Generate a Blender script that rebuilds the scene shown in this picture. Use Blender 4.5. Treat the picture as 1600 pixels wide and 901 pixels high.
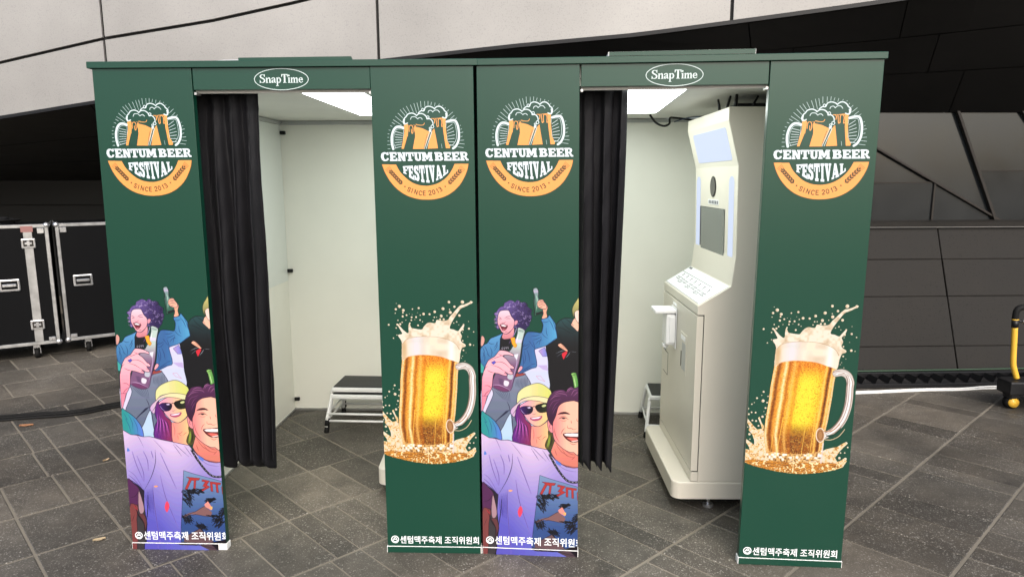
import bpy, bmesh, math, random
import numpy as np
from mathutils import Vector, Matrix

# ------------------------------------------------------------------ clear
for o in list(bpy.data.objects):
    bpy.data.objects.remove(o, do_unlink=True)
SC = bpy.context.scene
COL = SC.collection
random.seed(7)

# ------------------------------------------------------------------ camera
F_PX, PITCH, ROLL, YAW = 1056.0, 0.15856, -0.00285, -0.0802
CAM = np.array([0.35763, -2.72037, 1.60917])
_cp, _sp, _c, _s = math.cos(PITCH), math.sin(PITCH), math.cos(YAW), math.sin(YAW)
_fw = np.array([_s*_cp, _c*_cp, -_sp])
_rt = np.array([_c, -_s, 0.0])
_up = np.cross(_rt, _fw)
_r2 = math.cos(ROLL)*_rt + math.sin(ROLL)*_up
_u2 = -math.sin(ROLL)*_rt + math.cos(ROLL)*_up
cam_data = bpy.data.cameras.new('camera')
cam = bpy.data.objects.new('camera', cam_data)
COL.objects.link(cam)
cam.matrix_world = Matrix(((_r2[0], _u2[0], -_fw[0], CAM[0]),
                           (_r2[1], _u2[1], -_fw[1], CAM[1]),
                           (_r2[2], _u2[2], -_fw[2], CAM[2]),
                           (0, 0, 0, 1)))
cam_data.sensor_width = 36.0
cam_data.lens = F_PX/1600.0*36.0
cam_data.clip_start = 0.05
cam_data.clip_end = 1000.0
SC.camera = cam

# ------------------------------------------------------------------ sky, sun, exposure
SUN_EL, SUN_AZ = math.radians(40), math.radians(163)   # azimuth: compass direction of the sun, 180 = behind the camera
world = bpy.data.worlds.new('World')
SC.world = world
world.use_nodes = True
wn = world.node_tree.nodes
wl = world.node_tree.links
wn.clear()
sky = wn.new('ShaderNodeTexSky')
sky.sky_type = 'NISHITA'
sky.sun_disc = False
sky.sun_elevation = SUN_EL
sky.sun_rotation = SUN_AZ
sky.air_density = 1.0
sky.dust_density = 4.0
sky.ozone_density = 1.0
hs = wn.new('ShaderNodeHueSaturation')
hs.inputs['Saturation'].default_value = 0.75
bg = wn.new('ShaderNodeBackground')
bg.inputs['Strength'].default_value = 0.15
wo = wn.new('ShaderNodeOutputWorld')
wl.new(sky.outputs[0], hs.inputs['Color'])
wl.new(hs.outputs[0], bg.inputs['Color'])
wl.new(bg.outputs[0], wo.inputs['Surface'])

sun_data = bpy.data.lights.new('sun', 'SUN')
sun_data.energy = 1.15
sun_data.angle = math.radians(50)
sun_data.color = (1.0, 0.965, 0.925)
sun = bpy.data.objects.new('sun', sun_data)
COL.objects.link(sun)
_sd = Vector((math.sin(SUN_AZ)*math.cos(SUN_EL), math.cos(SUN_AZ)*math.cos(SUN_EL), math.sin(SUN_EL)))
sun.rotation_euler = _sd.to_track_quat('Z', 'Y').to_euler()
sun.location = (0, -6, 8)

vs = SC.view_settings
vs.view_transform = 'Standard'
vs.look = 'None'
vs.gamma = 1.0
vs.exposure = 0.74
vs.use_curve_mapping = False
SC.cycles.use_denoising = True
SC.cycles.max_bounces = 8
SC.cycles.sample_clamp_indirect = 6.0

# ------------------------------------------------------------------ pixel -> place helpers
def ray(x, y):
    return _fw + _r2*((x-800.0)/F_PX) - _u2*((y-450.5)/F_PX)

def at_z(x, y, z=0.0):
    d = ray(x, y)
    return CAM + d*((z-CAM[2])/d[2])

def at_y(x, y, Y=0.0):
    d = ray(x, y)
    return CAM + d*((Y-CAM[1])/d[1])

def on_plane(p0, a, b, x, y):
    """coordinates (s, t) of the pixel's ray on the plane p0 + s a + t b"""
    d = ray(x, y)
    s = np.linalg.solve(np.array([a, b, -d]).T, CAM-np.array(p0))
    return s[0], s[1]

ZV = np.array([0.0, 0.0, 1.0])

# ------------------------------------------------------------------ object helpers
def link(o, parent=None):
    COL.objects.link(o)
    if parent is not None:
        o.parent = parent
    return o

def tag(o, label, cat, group=None, kind=None):
    if label: o['label'] = label
    if cat: o['category'] = cat
    if group: o['group'] = group
    if kind: o['kind'] = kind
    return o

def empty(name, loc=(0, 0, 0), rz=0.0):
    o = bpy.data.objects.new(name, None)
    o.empty_display_size = 0.1
    o.location = loc
    o.rotation_euler = (0, 0, rz)
    return link(o)

def mesh_obj(name, verts, faces, mat, parent=None, smooth=False):
    me = bpy.data.meshes.new(name)
    me.from_pydata([tuple(map(float, v)) for v in verts], [], faces)
    me.update()
    if smooth:
        me.polygons.foreach_set('use_smooth', [True]*len(me.polygons))
    mats = mat if isinstance(mat, (list, tuple)) else [mat]
    for m in mats: me.materials.append(m)
    return link(bpy.data.objects.new(name, me), parent)

def bm_obj(name, bm, mat, parent=None, smooth=False):
    me = bpy.data.meshes.new(name)
    bmesh.ops.recalc_face_normals(bm, faces=bm.faces[:])
    bm.to_mesh(me)
    bm.free()
    if smooth:
        me.polygons.foreach_set('use_smooth', [True]*len(me.polygons))
    mats = mat if isinstance(mat, (list, tuple)) else [mat]
    for m in mats: me.materials.append(m)
    return link(bpy.data.objects.new(name, me), parent)

def bm_box(bm, x0, x1, y0, y1, z0, z1, bev=0.0, seg=1):
    b2 = bmesh.new()
    vs_ = [b2.verts.new(p) for p in ((x0, y0, z0), (x1, y0, z0), (x1, y1, z0), (x0, y1, z0),
                                    (x0, y0, z1), (x1, y0, z1), (x1, y1, z1), (x0, y1, z1))]
    for f in ((0, 3, 2, 1), (4, 5, 6, 7), (0, 1, 5, 4), (1, 2, 6, 5), (2, 3, 7, 6), (3, 0, 4, 7)):
        b2.faces.new([vs_[i] for i in f])
    if bev > 0:
        bmesh.ops.bevel(b2, geom=b2.edges[:], offset=bev, segments=seg, affect='EDGES', profile=0.5)
    me = bpy.data.meshes.new('tmp')
    b2.to_mesh(me); b2.free()
    bm.from_mesh(me)
    bpy.data.meshes.remove(me)

def box(name, x0, x1, y0, y1, z0, z1, mat, parent=None, bev=0.0, seg=1):
    bm = bmesh.new()
    bm_box(bm, x0, x1, y0, y1, z0, z1, bev, seg)
    return bm_obj(name, bm, mat, parent)

def prism(name, poly, axis_fn, t0, t1, mat, parent=None, bev=0.0):
    """poly: 2-D outline; axis_fn(a, b, t) -> 3-D point; extruded from t0 to t1"""
    bm = bmesh.new()
    v0 = [bm.verts.new(axis_fn(a, b, t0)) for a, b in poly]
    v1 = [bm.verts.new(axis_fn(a, b, t1)) for a, b in poly]
    n = len(poly)
    bm.faces.new(v0); bm.faces.new(v1[::-1])
    for i in range(n):
        bm.faces.new((v0[i], v1[i], v1[(i+1) % n], v0[(i+1) % n]))
    if bev > 0:
        bmesh.ops.recalc_face_normals(bm, faces=bm.faces[:])
        bmesh.ops.bevel(bm, geom=bm.edges[:], offset=bev, segments=2, affect='EDGES', profile=0.5)
    return bm_obj(name, bm, mat, parent)

def bm_tube(bm, pts, r, n=8, caps=True):
    pts = [Vector(p) for p in pts]
    rs = r if isinstance(r, (list, tuple)) else [r]*len(pts)
    rings = []
    ref = Vector((0.13, 0.21, 1.0)).normalized()
    for i, p in enumerate(pts):
        t = (pts[min(i+1, len(pts)-1)] - pts[max(i-1, 0)]).normalized()
        a = t.cross(ref)
        if a.length < 0.05: a = t.cross(Vector((1, 0, 0)))
        a.normalize(); b = t.cross(a)
        rings.append([bm.verts.new(p + (a*math.cos(2*math.pi*k/n) + b*math.sin(2*math.pi*k/n))*rs[i]) for k in range(n)])
    for i in range(len(rings)-1):
        for k in range(n):
            bm.faces.new((rings[i][k], rings[i][(k+1) % n], rings[i+1][(k+1) % n], rings[i+1][k]))
    if caps:
        bm.faces.new(rings[0][::-1]); bm.faces.new(rings[-1])

def tube(name, pts, r, mat, parent=None, n=8):
    bm = bmesh.new()
    bm_tube(bm, pts, r, n)
    return bm_obj(name, bm, mat, parent, smooth=True)

def catmull(P, n=6, closed=False):
    P = [np.array(p, float) for p in P]
    m = len(P); out = []
    rng = range(m) if closed else range(m-1)
    for i in rng:
        if closed: a, b, c, d = P[i-1], P[i], P[(i+1) % m], P[(i+2) % m]
        else: a, b, c, d = P[max(i-1, 0)], P[i], P[i+1], P[min(i+2, m-1)]
        for k in range(n):
            t = k/n
            out.append(0.5*((2*b) + (c-a)*t + (2*a-5*b+4*c-d)*t*t + (3*b-a-3*c+d)*t**3))
    if not closed: out.append(P[-1])
    return out

def copy_tree(o, parent=None):
    c = o.copy()
    COL.objects.link(c)
    c.parent = parent
    for ch in list(o.children):
        copy_tree(ch, c)
    return c

# ------------------------------------------------------------------ materials
def s2l(c):
    c = np.asarray(c, float)/255.0
    return np.where(c <= 0.04045, c/12.92, ((c+0.055)/1.055)**2.4)

def mat(name, color, rough=0.5, metal=0.0, spec=0.5, bump=0.0, bscale=200.0, var=0.0, vscale=3.0, coat=0.0,
        emit=None, estr=0.0, sheen=0.0):
    m = bpy.data.materials.new(name)
    m.use_nodes = True
    nt = m.node_tree
    b = nt.nodes['Principled BSDF']
    b.inputs['Base Color'].default_value = (*color, 1)
    b.inputs['Roughness'].default_value = rough
    b.inputs['Metallic'].default_value = metal
    b.inputs['Specular IOR Level'].default_value = spec
    b.inputs['Coat Weight'].default_value = coat
    b.inputs['Coat Roughness'].default_value = 0.15
    if sheen: b.inputs['Sheen Weight'].default_value = sheen
    if emit is not None:
        b.inputs['Emission Color'].default_value = (*emit, 1)
        b.inputs['Emission Strength'].default_value = estr
    tc = nt.nodes.new('ShaderNodeTexCoord')
    if var > 0:
        nz = nt.nodes.new('ShaderNodeTexNoise')
        nz.inputs['Scale'].default_value = vscale
        nz.inputs['Detail'].default_value = 6
        nt.links.new(tc.outputs['Object'], nz.inputs['Vector'])
        mr = nt.nodes.new('ShaderNodeMapRange')
        mr.inputs['From Min'].default_value = 0.3
        mr.inputs['From Max'].default_value = 0.7
        mr.inputs['To Min'].default_value = 1-var
        mr.inputs['To Max'].default_value = 1+var
        nt.links.new(nz.outputs['Fac'], mr.inputs['Value'])
        mx = nt.nodes.new('ShaderNodeMix')
        mx.data_type = 'RGBA'; mx.blend_type = 'MULTIPLY'
        mx.inputs['Factor'].default_value = 1.0
        mx.inputs['A'].default_value = (*color, 1)
        nt.links.new(mr.outputs['Result'], mx.inputs['B'])
        nt.links.new(mx.outputs['Result'], b.inputs['Base Color'])
        mr2 = nt.nodes.new('ShaderNodeMapRange')
        mr2.inputs['To Min'].default_value = max(rough-0.1, 0.03)
        mr2.inputs['To Max'].default_value = min(rough+0.1, 1)
        nt.links.new(nz.outputs['Fac'], mr2.inputs['Value'])
        nt.links.new(mr2.outputs['Result'], b.inputs['Roughness'])
    if bump > 0:
        n2 = nt.nodes.new('ShaderNodeTexNoise')
        n2.inputs['Scale'].default_value = bscale
        n2.inputs['Detail'].default_value = 4
        nt.links.new(tc.outputs['Object'], n2.inputs['Vector'])
        bp = nt.nodes.new('ShaderNodeBump')
        bp.inputs['Strength'].default_value = bump
        bp.inputs['Distance'].default_value = 0.002
        nt.links.new(n2.outputs['Fac'], bp.inputs['Height'])
        nt.links.new(bp.outputs['Normal'], b.inputs['Normal'])
    return m

GREEN_SRGB = (15, 69, 53)
GREEN = tuple(s2l(GREEN_SRGB)*0.72)
M = {}
M['green'] = mat('green_laminate', GREEN, rough=0.28, spec=0.50, bump=0.015, bscale=12)
M['foam'] = mat('white_foamboard', (0.78, 0.78, 0.76), rough=0.6)
M['white_print'] = mat('white_print', (0.80, 0.83, 0.84), rough=0.36)
M['cream'] = mat('cream_board', (0.83, 0.825, 0.745), rough=0.42, bump=0.03, bscale=60, var=0.03, vscale=2)
M['cream_gloss'] = mat('cream_gloss_board', (0.74, 0.77, 0.73), rough=0.3)
M['ceil'] = mat('ceiling_board', (0.72, 0.72, 0.67), rough=0.6, var=0.05)
M['alu'] = mat('aluminium', (0.62, 0.62, 0.61), rough=0.35, metal=0.85, bump=0.05, bscale=150)
M['grey_rail'] = mat('grey_rail', (0.42, 0.43, 0.42), rough=0.45)
M['black_plastic'] = mat('black_plastic', (0.008, 0.008, 0.009), rough=0.42, spec=0.35)
M['black_rubber'] = mat('black_rubber', (0.007, 0.007, 0.007), rough=0.7, spec=0.2)
M['led'] = mat('led_diffuser', (0.9, 0.9, 0.9), rough=0.4, emit=(0.93, 1.0, 0.96), estr=7.6)
M['led_cool'] = mat('led_cool', (0.06, 0.06, 0.07), rough=0.5, spec=0.2, emit=(0.68, 0.78, 1.0), estr=0.52)
M['kiosk'] = mat('kiosk_cream_steel', (0.63, 0.595, 0.51), rough=0.40, bump=0.03, bscale=250, var=0.02)
M['white_plastic'] = mat('white_plastic', (0.80, 0.81, 0.82), rough=0.35)
M['white_steel'] = mat('white_painted_steel', (0.74, 0.75, 0.74), rough=0.35, var=0.03)
M['tread'] = mat('black_tread', (0.016, 0.017, 0.018), rough=0.55, bump=0.3, bscale=300)
M['screen'] = mat('dark_screen', (0.10, 0.115, 0.105), rough=0.12, spec=0.6)
M['lens'] = mat('lens_glass', (0.004, 0.004, 0.005), rough=0.05, spec=0.8)
M['gap'] = mat('dark_gap', (0.012, 0.012, 0.012), rough=0.8)
M['ink'] = mat('grey_ink', (0.12, 0.12, 0.13), rough=0.6)
M['curtain'] = mat('black_curtain_fabric', (0.0050, 0.0048, 0.0066), rough=0.7, spec=0.25, bump=0.25, bscale=900, var=0.1, vscale=6)
M['case_alu'] = mat('worn_aluminium', (0.40, 0.40, 0.395), rough=0.42, metal=0.8, bump=0.1, bscale=120, var=0.18, vscale=14)
M['case'] = mat('black_case_laminate', (0.0025, 0.0027, 0.0033), rough=0.6, spec=0.10, bump=0.15, bscale=350, var=0.15)
M['chrome'] = mat('zinc_hardware', (0.60, 0.60, 0.61), rough=0.3, metal=0.9, var=0.1, vscale=30)
M['yellow'] = mat('yellow_paint', (0.72, 0.42, 0.045), rough=0.35, var=0.05, vscale=20)
M['white_cable'] = mat('white_cable', (0.72, 0.72, 0.70), rough=0.5)
M['grout'] = mat('joint_mortar', (0.175, 0.155, 0.122), rough=0.9, bump=0.3, bscale=120, var=0.22, vscale=2.2)

def paving_material():
    m = bpy.data.materials.new('dark_paving_stone')
    m.use_nodes = True
    nt = m.node_tree; N = nt.nodes; L = nt.links
    b = N['Principled BSDF']
    geo = N.new('ShaderNodeNewGeometry')
    def noise(scale, detail=5, rough=0.6):
        n = N.new('ShaderNodeTexNoise')
        n.inputs['Scale'].default_value = scale
        n.inputs['Detail'].default_value = detail
        n.inputs['Roughness'].default_value = rough
        L.new(geo.outputs['Position'], n.inputs['Vector'])
        return n
    def rng(src, a, b_, c, d):
        r = N.new('ShaderNodeMapRange')
        r.inputs['From Min'].default_value = a; r.inputs['From Max'].default_value = b_
        r.inputs['To Min'].default_value = c; r.inputs['To Max'].default_value = d
        L.new(src, r.inputs['Value'])
        return r.outputs['Result']
    def mul(a, b_):
        x = N.new('ShaderNodeMath'); x.operation = 'MULTIPLY'
        L.new(a, x.inputs[0]); L.new(b_, x.inputs[1])
        return x.outputs[0]
    big = rng(noise(1.1, 4).outputs['Fac'], 0.33, 0.67, 0.62, 1.5)
    mid = rng(noise(9, 6, 0.7).outputs['Fac'], 0.3, 0.7, 0.74, 1.22)
    fine = rng(noise(160, 3).outputs['Fac'], 0.3, 0.7, 0.8, 1.2)
    isl = rng(geo.outputs['Random Per Island'], 0, 1, 0.72, 1.32)
    oi = N.new('ShaderNodeObjectInfo')
    ob = rng(oi.outputs['Random'], 0, 1, 0.70, 1.36)
    v = mul(mul(mul(big, mid), mul(fine, isl)), ob)
    base = N.new('ShaderNodeMix'); base.data_type = 'RGBA'
    base.inputs['A'].default_value = (0.054, 0.0485, 0.040, 1)
    base.inputs['B'].default_value = (0.070, 0.060, 0.047, 1)
    L.new(rng(noise(0.8, 3).outputs['Fac'], 0.4, 0.6, 0, 1), base.inputs['Factor'])
    mm = N.new('ShaderNodeMix'); mm.data_type = 'RGBA'; mm.blend_type = 'MULTIPLY'
    mm.inputs['Factor'].default_value = 1
    L.new(base.outputs['Result'], mm.inputs['A']); L.new(v, mm.inputs['B'])
    # pale pits: small flecks of two sizes, their density varies with place
    def flecks(scale, r0, r1):
        w = N.new('ShaderNodeTexVoronoi')
        w.inputs['Scale'].default_value = scale
        L.new(geo.outputs['Position'], w.inputs['Vector'])
        d = rng(w.outputs['Distance'], r0, r1, 1, 0)
        wn_ = N.new('ShaderNodeTexWhiteNoise')
        L.new(w.outputs['Color'], wn_.inputs['Vector'])
        keep = N.new('ShaderNodeMath'); keep.operation = 'GREATER_THAN'
        L.new(wn_.outputs['Value'], keep.inputs[0]); keep.inputs[1].default_value = 0.52
        return mul(d, keep.outputs[0])
    dens = rng(noise(1.7, 4).outputs['Fac'], 0.36, 0.58, 0.22, 1.0)
    f1 = flecks(75, 0.20, 0.34); f2 = flecks(160, 0.22, 0.42)
    mxm = N.new('ShaderNodeMath'); mxm.operation = 'MAXIMUM'
    L.new(f1, mxm.inputs[0]); L.new(f2, mxm.inputs[1])
    fl = mul(mul(mxm.outputs[0], dens), rng(noise(60, 2).outputs['Fac'], 0.4, 0.6, 0.2, 0.9))
    fm = N.new('ShaderNodeMix'); fm.data_type = 'RGBA'
    fm.inputs['B'].default_value = (0.36, 0.34, 0.30, 1)
    L.new(mm.outputs['Result'], fm.inputs['A']); L.new(fl, fm.inputs['Factor'])
    # dark stains
    st = rng(noise(2.6, 5, 0.65).outputs['Fac'], 0.60, 0.70, 1.0, 0.55)
    sm = N.new('ShaderNodeMix'); sm.data_type = 'RGBA'; sm.blend_type = 'MULTIPLY'
    sm.inputs['Factor'].default_value = 1
    L.new(fm.outputs['Result'], sm.inputs['A']); L.new(st, sm.inputs['B'])
    L.new(sm.outputs['Result'], b.inputs['Base Color'])
    L.new(rng(noise(4, 5).outputs['Fac'], 0.3, 0.7, 0.48, 0.72), b.inputs['Roughness'])
    bp = N.new('ShaderNodeBump')
    bp.inputs['Strength'].default_value = 0.35; bp.inputs['Distance'].default_value = 0.003
    L.new(noise(110, 4, 0.7).outputs['Fac'], bp.inputs['Height'])
    L.new(bp.outputs['Normal'], b.inputs['Normal'])
    return m
M['stone'] = paving_material()

def clad_material():
    m = bpy.data.materials.new('champagne_metal_cladding')
    m.use_nodes = True
    nt = m.node_tree; N = nt.nodes; L = nt.links
    b = N['Principled BSDF']
    geo = N.new('ShaderNodeNewGeometry')
    n1 = N.new('ShaderNodeTexNoise'); n1.inputs['Scale'].default_value = 95; n1.inputs['Detail'].default_value = 3
    n2 = N.new('ShaderNodeTexNoise'); n2.inputs['Scale'].default_value = 0.7; n2.inputs['Detail'].default_value = 4
    for n in (n1, n2): L.new(geo.outputs['Position'], n.inputs['Vector'])
    cr = N.new('ShaderNodeValToRGB')
    cr.color_ramp.elements[0].position = 0.30; cr.color_ramp.elements[0].color = (0.31, 0.305, 0.295, 1)
    cr.color_ramp.elements[1].position = 0.46; cr.color_ramp.elements[1].color = (0.375, 0.362, 0.346, 1)
    L.new(n1.outputs['Fac'], cr.inputs['Fac'])
    mr = N.new('ShaderNodeMapRange')
    mr.inputs['From Min'].default_value = 0.35; mr.inputs['From Max'].default_value = 0.65
    mr.inputs['To Min'].default_value = 0.80; mr.inputs['To Max'].default_value = 1.06
    L.new(n2.outputs['Fac'], mr.inputs['Value'])
    mm = N.new('ShaderNodeMix'); mm.data_type = 'RGBA'; mm.blend_type = 'MULTIPLY'; mm.inputs['Factor'].default_value = 1
    L.new(cr.outputs['Color'], mm.inputs['A']); L.new(mr.outputs['Result'], mm.inputs['B'])
    L.new(mm.outputs['Result'], b.inputs['Base Color'])
    b.inputs['Metallic'].default_value = 0.3
    b.inputs['Roughness'].default_value = 0.55
    bp = N.new('ShaderNodeBump'); bp.inputs['Strength'].default_value = 0.12; bp.inputs['Distance'].default_value = 0.004
    L.new(n1.outputs['Fac'], bp.inputs['Height']); L.new(bp.outputs['Normal'], b.inputs['Normal'])
    return m
M['clad'] = clad_material()
M['soffit'] = mat('dark_soffit_panel', (0.0055, 0.0052, 0.0050), rough=0.42, spec=0.3, var=0.12, vscale=1.5)
M['glass'] = mat('dark_window_glass', (0.010, 0.012, 0.0135), rough=0.16, spec=0.75, var=0.2, vscale=3)
M['mullion'] = mat('bronze_mullion', (0.022, 0.018, 0.015), rough=0.5, spec=0.3)

def wall_stone_material():
    m = mat('dark_wall_stone', (0.0135, 0.0120, 0.0102), rough=0.62, spec=0.2, bump=0.35, bscale=90, var=0.22, vscale=2.5)
    nt = m.node_tree; N = nt.nodes; L = nt.links
    b = N['Principled BSDF']
    src = b.inputs['Base Color'].links[0].from_socket
    geo = N.new('ShaderNodeNewGeometry')
    w = N.new('ShaderNodeTexVoronoi'); w.inputs['Scale'].default_value = 42
    L.new(geo.outputs['Position'], w.inputs['Vector'])
    r = N.new('ShaderNodeMapRange')
    r.inputs['From Min'].default_value = 0.10; r.inputs['From Max'].default_value = 0.26
    r.inputs['To Min'].default_value = 0.35; r.inputs['To Max'].default_value = 1
    L.new(w.outputs['Distance'], r.inputs['Value'])
    mm = N.new('ShaderNodeMix'); mm.data_type = 'RGBA'; mm.blend_type = 'MULTIPLY'; mm.inputs['Factor'].default_value = 1
    L.new(src, mm.inputs['A']); L.new(r.outputs['Result'], mm.inputs['B'])
    L.new(mm.outputs['Result'], b.inputs['Base Color'])
    return m
M['wall_stone'] = wall_stone_material()

def print_material():
    m = bpy.data.materials.new('printed_laminate')
    m.use_nodes = True
    b = m.node_tree.nodes['Principled BSDF']
    a = m.node_tree.nodes.new('ShaderNodeAttribute')
    a.attribute_name = 'ink'
    m.node_tree.links.new(a.outputs['Color'], b.inputs['Base Color'])
    b.inputs['Roughness'].default_value = 0.34
    b.inputs['Specular IOR Level'].default_value = 0.5
    return m
M['print'] = print_material()
# ================================================================== printed artwork (flat ink on the panels)
# painted with numpy into cells of about 1.2 mm, then laid on the boards as coloured faces
class Canvas:
    def __init__(self, s0, s1, z0, z1, cell=0.00125, W=0.41, ss=2):
        self.s0, self.z0, self.ss = s0, z0, ss
        self.cell = cell
        self.W = W
        self.nx = int(round((s1-s0)*W/cell)); self.nz = int(round((z1-z0)/cell))
        self.k = ss/cell
        self.rgb = np.zeros((self.nz*ss, self.nx*ss, 3))
        self.a = np.zeros((self.nz*ss, self.nx*ss))
    def to(self, P):
        """panel coords (s 0..1, z m) -> canvas pixels"""
        P = np.asarray(P, float)
        return np.stack([(P[:, 0]-self.s0)*self.W*self.k, (P[:, 1]-self.z0)*self.k], 1)
    def _box(self, lo, hi):
        h, w = self.a.shape
        x0, y0 = max(int(lo[0])-2, 0), max(int(lo[1])-2, 0)
        x1, y1 = min(int(hi[0])+3, w), min(int(hi[1])+3, h)
        return x0, x1, y0, y1
    def _put(self, x0, x1, y0, y1, m, color, op=1.0):
        if callable(color):
            yy, xx = np.mgrid[y0:y1, x0:x1]
            c = color(xx/self.k/self.W+self.s0, yy/self.k+self.z0)
        else:
            c = np.array(color, float)
        al = (m*op)[..., None]
        R = self.rgb[y0:y1, x0:x1]; A = self.a[y0:y1, x0:x1]
        R[:] = np.where(A[..., None] > 0, R*(1-al)+c*al, np.where(al > 0, c*np.ones_like(R), R))
        A[:] = np.maximum(A, m*op)
    def fill(self, P, color, op=1.0):
        Q = self.to(P)
        x0, x1, y0, y1 = self._box(Q.min(0), Q.max(0))
        if x1 <= x0 or y1 <= y0: return
        yy, xx = np.mgrid[y0:y1, x0:x1]
        xx = xx+0.5; yy = yy+0.5
        ins = np.zeros(xx.shape, bool)
        n = len(Q)
        for i in range(n):
            ax, ay = Q[i]; bx, by = Q[(i+1) % n]
            if ay == by: continue
            lo, hi = (ay, by) if ay < by else (by, ay)
            r0 = max(int(lo)-y0-1, 0); r1 = min(int(hi)-y0+2, y1-y0)
            if r1 <= r0: continue
            Y = yy[r0:r1]
            cr = ((ay > Y) != (by > Y)) & (xx[r0:r1] < (bx-ax)*(Y-ay)/(by-ay)+ax)
            ins[r0:r1] ^= cr
        self._put(x0, x1, y0, y1, ins.astype(float), color, op)
    def line(self, P, wmm, color, op=1.0, taper=False):
        Q = self.to(P)
        r = wmm*0.001*self.k/2
        n = len(Q)
        for i in range(n-1):
            a, b = Q[i], Q[i+1]
            rr = r
            if taper:
                t = (i+0.5)/(n-1); rr = r*max(0.25, 1-abs(2*t-1)**2)
            x0, x1, y0, y1 = self._box(np.minimum(a, b)-rr, np.maximum(a, b)+rr)
            if x1 <= x0 or y1 <= y0: continue
            yy, xx = np.mgrid[y0:y1, x0:x1]
            d = b-a; L2 = d@d+1e-9
            t = np.clip(((xx+.5-a[0])*d[0]+(yy+.5-a[1])*d[1])/L2, 0, 1)
            dist = np.hypot(xx+.5-a[0]-t*d[0], yy+.5-a[1]-t*d[1])
            m = np.clip(rr+0.5-dist, 0, 1)
            self._put(x0, x1, y0, y1, m*(m > 0.02), color, op)
    def dot(self, s, z, rmm, color, op=1.0):
        self.line([(s, z), (s, z+1e-5)], 2*rmm, color, op)
    def done(self, ground):
        """blend to the ground colour, average the sub-cells; returns colours and mask"""
        a = self.a[..., None]
        c = self.rgb*a + np.array(ground, float)*(1-a)
        s = self.ss
        c = c.reshape(self.nz, s, self.nx, s, 3).mean((1, 3))
        a = self.a.reshape(self.nz, s, self.nx, s).mean((1, 3))
        return c, a > 0.04

INK = 0.72
def art_faces(cv, ground=GREEN_SRGB, zclip=None):
    """runs of equal colour -> list of (s0, s1, z0, z1, rgb linear)"""
    c, m = cv.done(ground)
    q = np.round(c/5.0)*5.0
    out = []
    for j in range(cv.nz):
        z = cv.z0+j*cv.cell
        if zclip and not (zclip[0] <= z < zclip[1]): continue
        row = q[j]; mk = m[j]
        ch = np.ones(cv.nx, bool)
        ch[1:] = (np.abs(row[1:]-row[:-1]).sum(1) > 0) | (mk[1:] != mk[:-1])
        st = np.flatnonzero(ch); en = np.append(st[1:], cv.nx)
        for a, b in zip(st, en):
            if mk[a]:
                out.append((cv.s0+a*cv.cell/cv.W, cv.s0+b*cv.cell/cv.W, z, z+cv.cell, row[a]))
    return out

def lay_print(name, faces, edge_fn, v, parent, dz=0.0, gam=1.0, ink=INK):
    """edge_fn(z) -> (uL, uR) of the board; the ink lies at depth v (in front of the board)"""
    n = len(faces)
    A = np.array([(f[0], f[1], f[2]+dz, f[3]+dz) for f in faces])
    C = s2l(255*(np.array([f[4] for f in faces])/255.0)**gam)*ink
    co = np.zeros((n, 4, 3))
    for k, (si, zi) in enumerate(((0, 2), (1, 2), (1, 3), (0, 3))):
        L, R = edge_fn(A[:, zi])
        co[:, k, 0] = L+A[:, si]*(R-L)
        co[:, k, 1] = v
        co[:, k, 2] = A[:, zi]
    me = bpy.data.meshes.new(name)
    me.vertices.add(n*4); me.vertices.foreach_set('co', co.ravel())
    me.loops.add(n*4); me.loops.foreach_set('vertex_index', np.arange(n*4, dtype=np.int32))
    me.polygons.add(n); me.polygons.foreach_set('loop_start', np.arange(0, n*4, 4, dtype=np.int32))
    me.update(calc_edges=True)
    at = me.attributes.new('ink', 'FLOAT_COLOR', 'CORNER')
    col = np.ones((n, 4, 4), np.float32); col[:, :, :3] = C[:, None, :]
    at.data.foreach_set('color', col.ravel())
    me.materials.append(M['print'])
    return link(bpy.data.objects.new(name, me), parent)

# board outlines, left and right edge at the foot (z .03) and at the top (z 2.05), in booth coordinates
BOARDS = {'p1': ((-0.014, 0.407), (0.008, 0.406)), 'p2': ((1.124, 1.533), (1.118, 1.523)),
          'p3': ((0.009, 0.420), (0.002, 0.403)), 'p4': ((1.100, 1.521), (1.121, 1.533))}
def edges(key):
    (l0, r0), (l1, r1) = BOARDS[key]
    def fn(z):
        t = (np.asarray(z)-0.03)/2.02
        return l0+(l1-l0)*t, r0+(r1-r0)*t
    return fn

def board_px(key):
    """photo pixel on the right booth's front -> (s, z) on that board"""
    fn = edges(key)
    def conv(P):
        out = []
        for x, y in P:
            p = at_y(x, y, 0.0)
            L, R = fn(p[2])
            out.append(((p[0]-L)/(R-L), p[2]))
        return np.array(out)
    return conv

def zoom(ox, oy, k):
    return lambda P: [(ox+x/k, oy+y/k) for x, y in P]

def lin(c0, c1, f):
    c0, c1 = np.array(c0, float), np.array(c1, float)
    def fn(s, z):
        t = np.clip(f(s, z), 0, 1)[..., None]
        return c0+(c1-c0)*t
    return fn

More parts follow.
